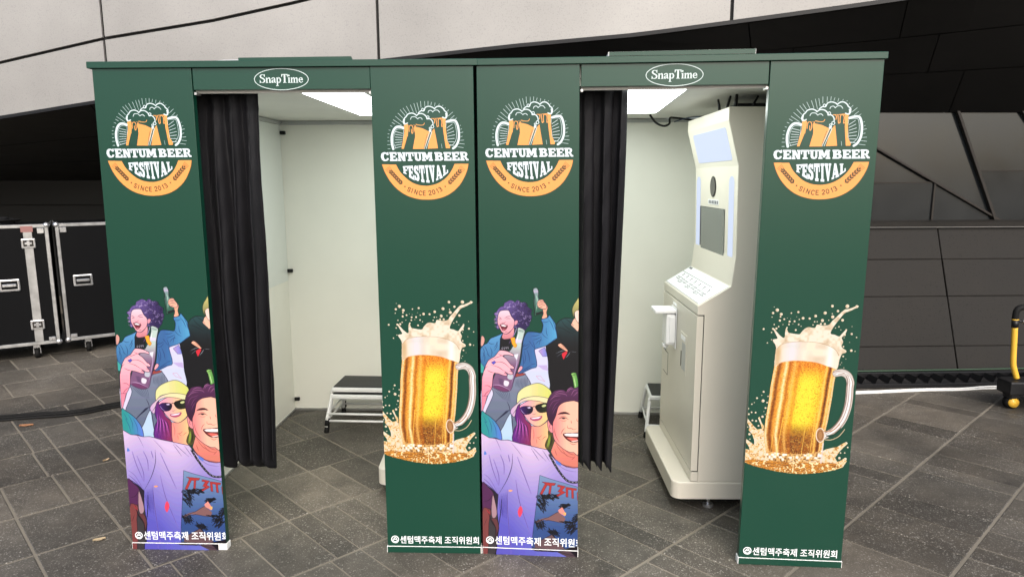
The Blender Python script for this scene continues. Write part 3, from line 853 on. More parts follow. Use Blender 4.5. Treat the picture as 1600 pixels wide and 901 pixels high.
# ------------------------------------------------------------------ the drawn crowd
def paint_crowd():
    cv = Canvas(0.0, 1.0, 0.0, 1.215, cell=0.00125)
    B = board_px('p3')
    px = lambda P: B(P)
    za = lambda P: B(zoom(750, 440, 9.0125)(P)); zb = lambda P: B(zoom(830, 440, 9.0125)(P))
    zc = lambda P: B(zoom(750, 530, 9.0125)(P)); zd = lambda P: B(zoom(830, 530, 9.0125)(P))
    ze = lambda P: B(zoom(750, 620, 9.0125)(P)); zf = lambda P: B(zoom(830, 620, 9.0125)(P))
    zg = lambda P: B(zoom(750, 710, 5.63)(P)); zh = lambda P: B(zoom(825, 710, 5.63)(P))
    INKD = (58, 46, 84)
    def shape(P, color, ink=INKD, w=1.7, op=.9, smooth=3):
        Q = catmull(P, smooth, True) if smooth else list(P)
        cv.fill(Q, color)
        if w: cv.line(list(Q)+[Q[0]], w*1.35, ink, op)
    def st(P, w=1.3, c=INKD, op=.85, taper=True):
        cv.line(catmull(P, 4), w*1.5, c, min(1, op*1.15), taper)
    rr = np.random.RandomState(11)
    zof = lambda y: at_y(830, y, 0.0)[2]
    vg = lambda y0, y1: (lambda s, z: (zof(y0)-z)/(zof(y0)-zof(y1)))
    # pale ground between the figures
    shape(px([(833,548),(853,540),(857,575),(861,612),(872,640),(870,700),(790,694),(757,660),(756,640),(768,610),(776,598),(830,572)]), lin((224,222,244), (196,222,238), vg(545, 690)), w=0)
    shape(px([(752,610),(770,606),(766,628),(758,646),(753,650)]), (226,222,242), w=0)
    shape(zd([(105,160),(190,108),(215,180),(240,235),(165,240)]), lin((190,168,222), (104,146,228), lambda s, z: (s-.62)*8), w=.8, smooth=0)
    cv.fill(zd([(85,362),(225,360),(235,440),(160,420)]), (206,190,228))
    cv.line(zd([(70,515),(130,510),(165,560),(195,590),(110,560),(70,515)]), 1.0, (226,130,170))
    # man in the dark hoodie
    hood = px([(868,510),(872,503),(877,499),(884,496.5),(895,498),(899,505),(908,517),(908,628),(862,616),(860,600),(857,583),(856.5,563),(853,541),(858,538),(868,530),(870,520)])
    shape(hood, lin((58,98,102), (26,26,34), vg(498, 545)), ink=(20,24,32))
    shape(zb([(600,525),(575,575),(560,602),(610,655),(665,692),(665,510)]), (246,204,186), ink=(70,50,60), w=1.0)
    shape(zb([(612,425),(640,395),(668,385),(668,570),(640,550),(618,500)]), (250,226,214), ink=(80,60,70), w=1.0)
    shape(zb([(668,228),(640,265),(600,325),(578,390),(588,470),(600,500),(606,440),(640,402),(668,385)]), lin((206,200,140), (150,146,104), vg(470, 495)), ink=(80,80,60), w=1.0)
    st(zb([(352,640),(430,650),(520,700),(590,730)]), 1.6, (18,26,34)); st(zb([(420,530),(470,610),(560,680),(655,720)]), 1.4, (18,26,34)); st(zb([(470,515),(540,560),(600,620)]), 1.4, (18,26,34))
    st(zb([(365,710),(410,790),(450,880)]), 1.4, (18,26,34)); st(zb([(605,740),(608,900)]), 1.0, (20,24,34)); st(zb([(625,760),(628,900)]), 1.0, (20,24,34)); st(zb([(300,850),(370,890)]), 1.2, (18,26,34))
    st(zd([(340,200),(430,160),(490,155)]), 1.2, (170,180,190)); st(zd([(350,250),(420,200),(470,180)]), 1.0, (150,160,170)); st(zd([(480,262),(520,220),(552,170)]), 1.2, (180,186,196)); st(zd([(560,168),(640,180)]), 1.0, (150,155,165))
    st(zd([(400,420),(390,560),(440,700)]), 2.0, (28,28,38)); st(zd([(320,560),(420,640),(600,600)]), 2.0, (26,26,36))
    shape(zd([(375,82),(410,55),(450,80),(515,155),(498,166),(440,132)]), (250,206,178), ink=(110,50,60), w=1.1, smooth=2)
    st(zd([(395,75),(480,145)]), .9, (110,50,60)); st(zd([(420,65),(500,150)]), .9, (110,50,60))
    shape(zd([(500,160),(510,188),(455,285),(430,215),(440,190)]), (222,66,84), ink=(120,30,50), w=.8, smooth=0)
    # green bottle behind the head
    shape(zd([(560,482),(590,465),(632,470),(655,560),(668,690),(608,690),(582,530)]), lin((176,214,140), (104,164,92), lambda s, z: (s-.93)*14), ink=(52,92,52), w=1.3, smooth=0)
    st(zd([(575,500),(640,490)]), 1.5, (60,100,60)); st(zd([(605,540),(630,680)]), 2.0, (214,236,190))
    # trousers
    shape(px([(769,603),(771,615),(765,630),(758.5,645),(764,650),(777,664),(782,673),(797,645),(800,660),(802,678),(806,672),(809,652),(814,625),(826,604),(829,598),(822,586),(818,583),(804,590),(790,598)]), lin((150,158,178), (124,134,156), vg(590, 668)))
    for k in range(16):
        a = 60+k*24
        st(ze([(425-k*3, 175+k*3), (360-k*9, 200+k*9), (300-k*14+60, 225+k*13)]), 1.0, (62,66,96), .8)
    for k in range(7):
        st(zc([(200+k*34, 700+k*6), (260+k*26, 770), (330+k*16, 840+k*8)]), 1.0, (70,76,108), .75)
    for k in range(9):
        st(zc([(505+k*20, 560-k*6), (510+k*19, 610), (500+k*18, 660+k*10)]), 1.0, (66,72,104), .8)
    st(ze([(440,220),(455,340),(462,470)]), 1.8); st(ze([(380,60),(412,130),(425,210)]), 1.8)
    shape(zc([(490,500),(545,465),(640,480),(620,500),(560,515),(500,525)]), (176,96,92), w=.9)
    # denim jacket
    DEN = lin((104,164,210), (78,120,172), vg(515, 580))
    shape(px([(786,520),(781,522.5),(771,526.5),(766,529),(761,536),(757,538),(751,545),(751,563),(756,576),(766,578),(775,562),(781,548),(782,528)]), lin((122,180,220), (80,132,178), vg(520, 575)), ink=(36,56,104))
    shape(px([(823,519.5),(830,518),(839,519),(846,519),(848.5,507),(846,501),(847,498),(855.5,496),(858,492),(861,495.5),(867.7,505.5),(868.3,512),(870.5,526),(869,529),(857,537.5),(848,541.5),(836.7,545),(835.5,549),(839,571),(830,575.5),(813,583),(810,580),(814,563),(816.6,541),(818,530)]),
          lin((84,130,182), (116,192,226), lambda s, z: (s-.52)*3.2), ink=(36,56,104))
    for P in ([(0,760),(60,760),(130,740)], [(20,820),(90,800),(150,770)], [(140,700),(180,760),(240,800)], [(60,880),(110,830),(160,820)], [(300,540),(330,620),(345,700)], [(240,520),(290,600),(320,680)], [(155,560),(200,570),(250,550)], [(210,640),(215,720),(235,760)], [(110,890),(130,820),(150,790)], [(345,790),(290,840),(230,880)]):
        st(zb(P), 1.3, (40,74,130))
    for P in ([(600,110),(640,90),(700,60)], [(600,140),(650,130),(700,80)], [(640,60),(600,100)], [(620,150),(640,260),(625,340)], [(660,140),(690,230),(700,320)], [(560,460),(640,430),(721,390)], [(580,440),(650,405),(721,360)], [(600,200),(612,300),(606,390)], [(690,20),(721,60)]):
        st(zc(P), 1.3, (40,66,124))
    for P in ([(140,100),(170,180),(150,260)], [(60,90),(90,140),(120,220)], [(230,30),(240,90),(200,160)], [(40,180),(70,240),(60,320)], [(110,30),(150,60),(200,60)], [(260,20),(200,120)], [(30,100),(60,170),(40,260)], [(100,200),(140,240)]):
        st(zc(P), 1.3, (36,66,120))
    st(zd([(20,20),(50,110),(40,160)]), 1.4, (40,70,130)); st(zd([(0,60),(40,120)]), 1.2, (40,70,130)); st(zd([(0,350),(60,340)]), 1.2, (40,70,130))
    shape(za([(18,775),(42,762),(66,800),(60,855),(38,898),(12,898)]), (224,182,168), w=1.0)
    # raised bottle and hand
    shape(zb([(38,92),(78,86),(95,112),(103,175),(103,225),(150,300),(166,390),(160,438),(75,466),(48,472),(42,330),(34,262),(46,190),(28,120)]), lin((176,190,196), (82,124,112), vg(452, 480)), ink=(30,50,52), w=1.5, smooth=2)
    cv.fill(zb([(30,120),(95,115),(100,150),(40,160)]), (196,190,212)); cv.fill(zb([(60,440),(158,410),(160,438),(75,466)]), (34,52,54)); st(zb([(70,190),(85,260),(75,400)]), 2.4, (190,220,206)); st(zb([(45,350),(52,450)]), 1.4, (24,44,44)); st(zb([(50,200),(48,300)]), 1.4, (30,56,54))
    shape(zb([(165,380),(215,330),(232,370),(214,430),(224,500),(150,516),(172,450)]), (238,188,166), w=1.1)
    shape(zb([(84,302),(104,262),(160,250),(188,290),(218,335),(204,382),(130,376),(92,345)]), (240,196,176), w=1.2)
    for P in ([(92,302),(140,290),(180,300)], [(96,335),(150,318),(200,335)], [(110,275),(150,268),(180,285)], [(115,365),(160,350)]): st(zb(P), 1.1, (96,50,70))
    # curly hair
    hair = [(262,668),(228,640),(240,600),(206,585),(238,560),(205,528),(232,490),(196,450),(232,425),(250,395),(290,355),(332,342),(345,300),(385,278),(420,260),(458,266),(490,290),(520,260),(552,268),(575,295),(620,288),(656,310),(662,345),(692,370),(722,395),(716,455),(730,500),(705,560),(690,615),(662,640),(640,672),(580,655),(530,645),(480,652),(430,560),(380,420),(290,420),(262,480),(268,580)]
    hcol = lin((170,150,210), (66,48,104), lambda s, z: (s-.10)*2.0+(zof(470)-z)*3)
    shape(za(hair), hcol, ink=(84,64,120), w=1.3)
    for k in range(190):
        x, y = 250+470*rr.rand(), 270+380*rr.rand()
        if (x < 440 and y > 410) : continue
        if ((x-500)/235.)**2+((y-460)/200.)**2 > 1: continue
        a = rr.rand()*6.28; r = 8+10*rr.rand()
        lightc = x+y*.7 < 720
        c = (214,200,236) if rr.rand() < (.6 if lightc else .3) else ((98,74,146) if lightc else (48,34,78))
        cv.line(za([(x+r*math.cos(a+t), y+r*math.sin(a+t)) for t in np.linspace(0, 3.4, 7)]), 1.1, c, .85)
    for k in range(16):
        x, y = 205+50*rr.rand(), 430+220*rr.rand()
        cv.line(za([(x+9*math.cos(t), y+9*math.sin(t)) for t in np.linspace(0, 4.5, 7)]), 1.2, (200,180,208), .9)
    # face, neck, shirt
    shape(za([(332,720),(372,735),(430,700),(472,640),(482,700),(462,782),(430,802),(350,812),(308,782)]), lin((238,182,190), (216,150,160), vg(515, 530)), w=1.1)
    shape(za([(265,440),(292,408),(360,398),(405,405),(424,445),(445,490),(478,530),(484,570),(472,640),(432,692),(372,732),(320,716),(288,672),(262,622),(246,572),(250,500)]), lin((238,218,232), (242,186,196), vg(486, 508)), w=1.3)
    shape(za([(482,562),(512,540),(536,556),(522,595),(488,612)]), (232,172,186), w=1.1)
    for P in ([(255,500),(285,505),(305,525)], [(345,512),(385,490),(430,482)], [(362,520),(400,515),(430,520)], [(262,528),(300,530)], [(300,572),(322,584),(345,578),(360,560)], [(285,590),(275,630)], [(380,600),(395,640)], [(350,705),(390,700)]):
        st(za(P), 1.2, (128,66,96))
    shape(za([(288,606),(330,597),(382,622),(372,660),(332,688),(306,662)]), (134,56,76), ink=(110,40,66), w=1.2)
    cv.fill(za([(294,607),(330,600),(376,622),(352,632),(305,622)]), (246,240,244)); cv.fill(za([(312,664),(340,668),(364,660),(334,684)]), (232,150,166))
    shape(px([(781.5,528),(787,530),(798,528.5),(799.5,531),(797,545),(790,549),(780.5,548)]), (34,34,44), w=.8, smooth=0)
    for x in (300, 330, 358, 384): cv.line(zc([(x, 100+(384-x)*.2), (x+14, 132+(384-x)*.1), (x+18, 100)]), 1.1, (226,222,236))
    # big bottle with twist of peel
    bcol = lin((206,220,216), (150,116,150), vg(540, 572))
    shape(za([(530,655),(560,645),(630,682),(620,740),(598,830)]).tolist()+zc([(588,60),(575,180),(556,300),(540,370),(470,600),(432,715),(330,735),(232,700),(172,662),(165,630),(220,470),(330,240),(430,150),(500,20)]).tolist()+za([(505,800),(528,720)]).tolist(), bcol, ink=(84,56,96), w=1.6, smooth=2)
    st(zc([(180,640),(260,640),(360,680),(430,720)]), 2.0, (210,180,214)); shape(zc([(195,655),(270,650),(360,685),(412,718),(330,722),(240,692)]), (140,84,132), ink=(92,50,96), w=1.0)
    shape(zc([(345,575),(410,598),(388,655),(338,640)]), (236,228,240), w=0); shape(zc([(400,485),(462,490),(452,560),(390,548)]), (206,208,222), w=0)
    for k in range(9): st(zc([(255+k*2, 545+k*9), (330, 560+k*10)]), .9, (96,70,116))
    st(zc([(470,220),(520,300),(500,420),(440,640)]), 2.6, (196,176,206)); st(zc([(545,340),(500,480),(430,680)]), 1.6, (104,74,120))
    cv.fill(zc([(470,215),(540,200),(520,290)]), (236,236,244)); cv.fill(za([(500,800),(592,815),(585,860),(500,855)]), (226,222,240))
    st(za([(530,690),(620,705)]), 1.8, (110,140,130)); st(za([(528,672),(628,690)]), 1.2, (86,112,104)); st(za([(540,740),(520,830)]), 2.0, (240,246,244)); st(za([(470,770),(500,700),(520,640)]), 2.0, (196,180,226)); st(za([(400,880),(450,800),(500,690)]), 1.8, (150,120,170))
    shape(za([(432,795),(470,780),(492,788),(500,860)]).tolist()+zc([(522,82),(490,116),(452,62),(440,10)]).tolist(), (250,188,70), ink=(190,110,40), w=1.0, smooth=2)
    # the hand round it
    PK = lin((250,200,212), (244,158,178), lambda s, z: (zof(575)-z)*7)
    shape(zc([(28,905),(28,560),(40,500),(60,420),(118,292),(205,240),(262,165),(300,150),(385,165),(448,195),(476,216),(468,236),(400,216),(318,228),(372,275),(432,350),(482,388),(470,416),(425,408),(444,440),(466,468),(450,492),(402,486),(352,452),(384,490),(374,512),(318,502),(205,470),(180,560),(165,690),(110,790),(72,905)]), PK, w=1.6, smooth=2)
    for P in ([(318,228),(270,240),(210,262),(120,300)], [(425,408),(360,345),(290,315),(200,322)], [(352,452),(300,415),(250,385),(150,355)], [(205,470),(150,455),(100,430)], [(430,370),(450,360),(472,390)], [(412,450),(432,442),(455,470)], [(340,480),(352,472),(376,495)], [(310,225),(260,205)], [(165,690),(120,650),(60,650)], [(160,700),(80,760),(45,860)], [(60,440),(75,400),(110,370)]):
        st(zc(P), 1.3, (150,66,100))
    shape(zc([(548,402),(578,370),(602,398),(566,446),(530,462)]), (248,186,196), w=1.1)
    shape(zc([(158,322),(204,300),(226,320),(190,352)]), (112,110,214), w=.8, smooth=0)
    shape(ze([(24,-20),(104,-20),(72,90),(36,195),(24,195)]), (240,160,180), w=1.1, smooth=0)
    # teal sleeve at the edge
    shape(zc([(10,320),(62,388),(45,470),(10,470)]), (92,186,180), w=.8, smooth=0)
    shape(ze([(20,205),(85,235),(145,275),(222,352),(290,470),(308,608),(240,578),(205,570),(130,572),(20,500)]), lin((70,172,172), (116,150,226), lambda s, z: (s-.05)*6.5))
    for P in ([(40,250),(90,350),(60,340)], [(110,280),(160,400),(160,500)], [(170,330),(220,440),(230,560)], [(60,330),(110,440),(130,540)]): st(ze(P), 1.2, (50,96,150))
    # woman with hat and sunglasses
    shape(px([(806,637),(805,653),(807.7,662),(803,671),(801,688),(816,693),(828,695),(834,690),(831,678),(830,664),(822,655),(815,640),(812,632)]), lin((122,52,150), (164,66,112), lambda s, z: (s-.36)*7), ink=(60,24,80))
    for k in range(22):
        x = 470+k*11
        st(ze([(530+k*4, 260+k*6), (520+k*7+12*math.sin(k*2.1), 420), (x, 600+k*3)]), 1.0, (86,30,110) if k % 2 else (206,130,206), .8)
    shape(zf([(0,430),(20,405),(110,412),(200,362),(245,335),(245,560),(232,735),(110,718),(0,705)]), lin((240,172,158), (244,208,160), lambda s, z: (s-.56)*8), w=1.1)
    for P in ([(20,420),(40,520),(25,600)], [(60,570),(120,560),(150,530)], [(75,590),(80,650)], [(150,600),(190,560),(220,555)], [(90,570),(130,600)]): st(zf(P), 1.1, (190,96,96))
    shape(zf([(240,470),(292,500),(325,560),(322,640),(285,725),(235,738),(195,690),(210,620),(240,560)]), (104,100,60), ink=(50,46,36), w=1.0)
    for k in range(8): st(zf([(250+k*7, 520+k*4), (240+k*8, 620), (215+k*9, 720-k*3)]), 1.2, (176,196,92) if k < 4 else (62,58,44))
    shape(px([(812,634),(822,627),(830,624.5),(845,626),(857,630),(857.5,650),(855,656),(849,661.5),(842,665.5),(835,664.5),(828,660),(821,651),(816,643)]), lin((238,178,204), (246,216,160), lambda s, z: (s-.44)*4.5), w=1.4)
    shape(px([(808,631),(808.3,617),(812,610),(819,604.5),(830,600),(841,598),(850,601),(859,608),(861.6,613),(863,620),(858,625),(845,621),(830,619.5),(815,623)]), lin((232,228,178), (222,224,140), lambda s, z: (s-.5)*5), w=1.4)
    shape(px([(797.5,643),(800,637),(808,630),(815,623.5),(830,619),(847,619.5),(863,624.5),(857,631.5),(845,627),(830,625),(819,626.5),(810,632),(806.5,640),(804,650.5),(800,648)]), lin((214,184,226), (240,228,190), lambda s, z: (s-.30)*5), w=1.3)
    st(px([(800,648),(806,640),(810,632)]), 1.2)
    shape(px([(812.5,637.5),(818,634),(830,634.5),(833,639),(829,645.5),(820,647),(815,643.5)]), lin((98,50,140), (40,20,66), lambda s, z: (s-.40)*9), ink=(36,16,56), w=1.0)
    shape(px([(836.5,634.5),(841,631.2),(855.5,629.3),(856,641),(848,644),(842,643.3),(838,639.5)]), lin((26,26,28), (74,80,48), lambda s, z: (s-.56)*7), ink=(20,18,24), w=1.0)
    st(px([(831,636.5),(834,634.5),(837,635)]), 1.8, (36,16,46)); shape(zf([(150,118),(190,102),(212,115),(190,135),(160,138)]), (216,222,170), w=0); cv.fill(ze([(660,145),(700,135),(721,150),(690,160)]), (226,210,240))
    st(ze([(570,160),(600,210),(640,240)]), 1.2, (210,190,236))
    shape(zf([(-12,292),(60,281),(152,264),(128,312),(62,332),(5,318)]), (196,96,140), ink=(140,56,100), w=.9); cv.fill(zf([(0,294),(60,284),(138,270),(110,298),(50,306),(8,304)]), (250,242,248)); st(zf([(10,235),(40,242),(70,228)]), 1.0, (150,80,110))
    # front man
    shape(zf([(330,610),(420,700),(530,765),(668,765),(668,1030),(500,1010),(380,930),(300,815),(276,765)]), lin((238,166,152), (226,148,136), vg(690, 720)), w=1.2, smooth=0)
    for P in ([(430,720),(500,820),(610,850)], [(340,640),(420,760),(520,820)], [(470,740),(560,800),(650,810)], [(330,730),(360,820)], [(570,880),(620,830)]): st(zf(P), 1.3, (170,80,84))
    shape(zf([(355,215),(318,255),(298,330),(302,490),(330,605),(425,705),(530,768),(600,775),(672,768),(672,40),(500,50),(400,95),(358,160)]), lin((240,156,160), (250,206,184), lambda s, z: (s-.74)*7), w=1.6)
    shape(zf([(228,345),(248,310),(292,345),(302,440),(308,498),(272,492),(240,445)]), (236,164,170), w=1.3)
    st(zf([(250,340),(270,370),(255,420),(280,440)]), 1.2, (150,60,90))
    shape(px([(854,642),(854.5,630),(858,620),(864,612),(870,609),(880,608.5),(885,611),(888,606.5),(893,604),(898,606),(906,604.5),(906,626.5),(897,625.5),(888,626.5),(880,628.5),(873,634),(870,643),(868,650),(864,659),(863,664),(857,656)]), lin((112,66,108), (84,46,82), vg(610, 650)), ink=(50,26,54), w=1.4)
    for P in ([(330,760),(400,725),(470,740)], [(300,800),(380,760),(480,770),(505,800)], [(520,740),(545,700),(600,690)], [(560,790),(600,720),(650,710)], [(590,800),(640,750),(660,745)], [(260,860),(330,800),(420,790)], [(500,750),(520,700),(575,665)]): st(zd(P), 1.6, (178,126,168))
    for P in ([(300,60),(370,40),(420,20)], [(290,190),(340,100),(400,50)], [(250,160),(290,80),(340,40)], [(300,240),(330,170),(370,120)]): st(zf(P), 1.3, (150,96,142))
    shape(zf([(368,243),(420,212),(488,207),(548,240),(480,236),(412,240)]), (92,48,62), w=0)
    st(zf([(385,306),(425,288),(482,290),(525,312)]), 2.0, (70,36,48)); cv.fill(zf([(430,293),(480,293),(470,306),(440,305)]), (70,40,50)); st(zf([(410,325),(460,335),(500,325)]), 1.0, (186,90,96)); st(zf([(400,280),(450,268),(510,280)]), 1.0, (160,80,86))
    for P in ([(512,395),(510,425),(530,438),(565,438),(600,455),(645,438)], [(420,520),(440,470),(475,435)], [(560,330),(570,370)], [(320,420),(345,540),(400,640)], [(640,300),(645,330),(660,340)], [(540,640),(590,665),(640,650)]): st(zf(P), 1.3, (166,76,82))
    shape(zf([(448,522),(500,506),(580,504),(672,506),(672,612),(580,632),(500,592)]), (126,48,54), ink=(80,28,40), w=1.6)
    cv.fill(zf([(458,522),(500,510),(580,508),(672,510),(672,555),(560,552),(490,545)]), (248,244,246)); cv.fill(zf([(500,572),(560,566),(640,578),(660,604),(580,624)]), (230,134,124)); cv.fill(zf([(560,616),(672,600),(672,612),(590,630)]), (244,224,222))
    # lilac shirt
    shirt = px([(748,673),(756,678),(764,683),(773,684),(783,686.8),(794,686.6),(812,692),(830,696),(842,699),(855,701.8),(862,711),(870,721),(885,728.5),(896,730.5),(912,729),(912,880),(772,880),(776,856),(779,824),(776.6,799),(778.5,772),(768,763),(756,755),(748,750)])
    def shirtc(s, z):
        a = lin((226,206,234), (120,116,206), lambda s_, z_: (zof(690)-z_)/(zof(690)-zof(835))+.10*np.sin(s_*9))(s, z)
        t = np.clip((s-.30)*1.6, 0, 1)[..., None]*np.clip((zof(760)-z)*4, 0, 1)[..., None]
        return a*(1-.45*t)+np.array((156,176,232.))*.45*t
    cv.fill(px([(748,748),(790,764),(790,880),(748,880)]), (62,52,68))
    shape(shirt, shirtc, w=1.8, smooth=0)
    for P in ([(80,0),(110,120),(160,260)], [(120,40),(165,180),(165,270)], [(180,0),(210,80),(212,170)], [(250,0),(262,60)], [(330,20),(390,180),(450,340)], [(315,220),(350,420),(440,690)], [(240,300),(245,520),(275,860)]):
        cv.line(catmull(zg(P), 4), 5.0, (166,146,216), .38); st(zg(P), 1.2, (96,72,140), .8)
    st(zg([(285,-10),(280,100),(235,225),(160,350)]), 1.7, (56,40,90)); st(zg([(30,165),(90,215),(160,345)]), 1.0, (110,86,160)); st(zg([(30,205),(80,250),(155,345)]), 1.2, (90,70,140)); st(zg([(30,240),(100,290),(160,350)]), 1.8, (50,36,80))
    for k in range(9):
        st(zg([(165+k*9, 350-k*3), (172+k*8, 440), (180+k*6+6*math.sin(k), 520+k*8)]), 1.1, (78,66,160), .8)
    st(zg([(195,360),(180,520),(160,640)]), 2.4, (44,36,84))
    for P in ([(210,580),(240,620),(300,760)], [(440,640),(540,760),(600,850)]): st(ze(P), 1.2, (116,92,156), .7)
    for P in ([(0,720),(110,890)], [(160,745),(260,900)], [(0,690),(210,900)]): st(zf(P), 1.4, (96,84,140), .8)
    shape(zg([(250,316),(265,306),(288,312),(270,322)]), (250,190,130), w=0); shape(zg([(356,448),(376,490),(350,548),(332,500)]), (238,96,124), w=0); shape(ze([(55,800),(68,755),(95,795),(70,808)]), (104,150,226), w=0)
    shape(zh([(240,40),(292,70),(288,98),(250,78)]), (116,148,228), w=0, smooth=0)
    st(zh([(195,0),(300,82),(380,104),(445,108)]), 1.8, (120,70,96)); st(zh([(230,60),(330,130),(440,150)]), 1.0, (120,110,160))
    ch = catmull(zh([(190,0),(240,92),(300,180),(350,228),(400,242),(450,238)]), 7)
    cv.line(ch, 9.5, (58,54,70)); 
    for i, p in enumerate(ch):
        if i % 2 == 0: cv.dot(p[0]+.004*(1 if i % 4 else -1), p[1]+.001, 1.7, (206,204,216))
    # dark arm and hand of somebody behind, at the left edge
    shape(zg([(20,240),(60,268),(120,338),(150,500),(165,640),(150,760),(138,880),(20,880)]), (84,78,86), ink=(24,16,40), w=2.4, smooth=0)
    shape(zg([(20,248),(70,280),(122,345),(112,440),(90,475),(20,480)]), (112,60,112), ink=(50,22,56), w=1.4)
    shape(zg([(20,500),(70,470),(98,500),(78,600),(70,860),(20,880)]), (152,88,92), ink=(60,26,40), w=1.4)
    shape(zg([(112,350),(135,420),(150,520),(118,560),(100,500)]), (190,162,172), ink=(60,40,60), w=1.2); shape(zg([(98,560),(145,560),(165,640),(135,720),(138,640),(110,580)]), (126,78,86), ink=(50,26,40), w=1.2)
    st(zg([(30,410),(80,395),(112,350)]), 1.4, (60,26,60)); st(zg([(36,620),(60,560)]), 1.2, (90,40,50)); st(zg([(68,470),(95,570),(138,640),(140,720)]), 2.6, (30,16,36)); st(zg([(60,480),(88,520)]), 2.0, (206,60,76))
    # picture on the shirt: a plain night scene
    cov = zh([(104,178),(200,212),(445,284),(445,850),(34,830),(42,690)])
    cv.fill(cov, lin((150,172,204), (74,104,160), vg(740, 830))); cv.line(list(cov)+[cov[0]], 1.4, (40,40,70))
    RD = (196,78,80)
    for P in ([(122,236),(246,250),(232,268),(208,268),(196,350),(178,352),(190,272),(168,266),(122,352),(102,346),(150,252)],
              [(262,262),(330,276),(300,312),(330,330),(262,366),(240,356),(290,332),(262,322),(290,284),(258,278)],
              [(332,282),(428,296),(426,312),(400,310),(402,382),(384,380),(382,308),(352,304),(352,372),(334,368)], [(432,330),(446,326),(446,400),(434,396)]):
        cv.fill(zh(P), RD); cv.line(zh(P+[P[0]]), 1.0, (96,30,44))
    BK = (24,26,38)
    def spiky(cx, cy, rx, ry, n, seed):
        r_ = np.random.RandomState(seed)
        P = []
        for k in range(n):
            t = 2*math.pi*k/n; m = (1.0 if k % 2 else .62)*(0.8+.4*r_.rand())
            P.append((cx+rx*m*math.cos(t), cy+ry*m*math.sin(t)))
        cv.fill(zh(P), BK)
    def brush(cx, cy, rx, ry, n, seed, ang):
        r_ = np.random.RandomState(seed)
        for k in range(n):
            t = r_.rand()*6.28; m = r_.rand()**.6
            x, y = cx+rx*m*math.cos(t), cy+ry*m*math.sin(t)
            a = ang+r_.uniform(-.5, .5); l = 16+20*r_.rand()
            cv.line(zh([(x-l*math.cos(a), y-l*math.sin(a)), (x+l*.2*math.cos(a), y+l*.2*math.sin(a)+2), (x+l*math.cos(a), y+l*math.sin(a)+8)]), 3.2, BK, 1.0, True)
    brush(120, 420, 42, 62, 46, 1, .9); brush(200, 365, 85, 22, 44, 2, .25)
    cv.fill(zh([(60,586),(120,560),(185,545),(240,510),(270,500),(330,560),(310,600),(230,580),(140,570),(70,598)]), (156,120,122))
    cv.line(zh([(60,590),(180,548),(262,502)]), 1.4, BK); cv.line(zh([(70,600),(180,572),(260,590),(320,596)]), 1.4, BK)
    brush(322, 446, 34, 20, 30, 3, -.3); cv.fill(zh([(264,486),(300,458),(336,522),(322,538),(276,508)]), (240,170,160)); cv.fill(zh([(310,510),(336,506),(330,535)]), (248,206,120))
    brush(110, 610, 40, 26, 26, 4, 1.0); brush(225, 680, 42, 22, 26, 5, .6); brush(380, 640, 44, 52, 46, 7, -.8); brush(425, 555, 22, 36, 24, 8, -.9); brush(345, 590, 40, 8, 16, 9, .1)
    cv.fill(zh([(60,770),(210,700),(330,830),(60,830)]), (132,104,112)); cv.line(zh([(70,770),(210,700),(330,830)]), 1.6, BK); cv.fill(zh([(270,835),(445,800),(445,900),(380,880)]), (40,30,44)); cv.fill(zh([(34,812),(200,830),(260,850),(60,840)]), (58,44,60))
    cv.fill(zh([(250,845),(360,835),(430,900),(360,900)]), (110,92,98)); cv.line(zh([(250,845),(420,885)]), 1.6, BK)
    return cv

# ------------------------------------------------------------------ lettering
def hangul_mesh(text, width, height):
    cu = bpy.data.curves.new('lettering', 'FONT')
    cu.body = text
    cu.size = 1.0
    cu.offset = 0.013
    ob = bpy.data.objects.new('lettering', cu)
    COL.objects.link(ob)
    dg = bpy.context.evaluated_depsgraph_get()
    dg.update()
    me = bpy.data.meshes.new_from_object(ob.evaluated_get(dg))
    co = np.zeros(len(me.vertices)*3); me.vertices.foreach_get('co', co); co = co.reshape(-1, 3)
    faces = [list(p.vertices) for p in me.polygons]
    bpy.data.objects.remove(ob, do_unlink=True)
    bpy.data.curves.remove(cu)
    bpy.data.meshes.remove(me)
    lo, hi = co.min(0), co.max(0)
    xy = (co[:, :2]-lo[:2])/(hi[:2]-lo[:2])
    return np.stack([xy[:, 0]*width, xy[:, 1]*height], 1), faces

HANGUL = hangul_mesh('센텀맥주축제 조직위원회', 1.0, 1.0)

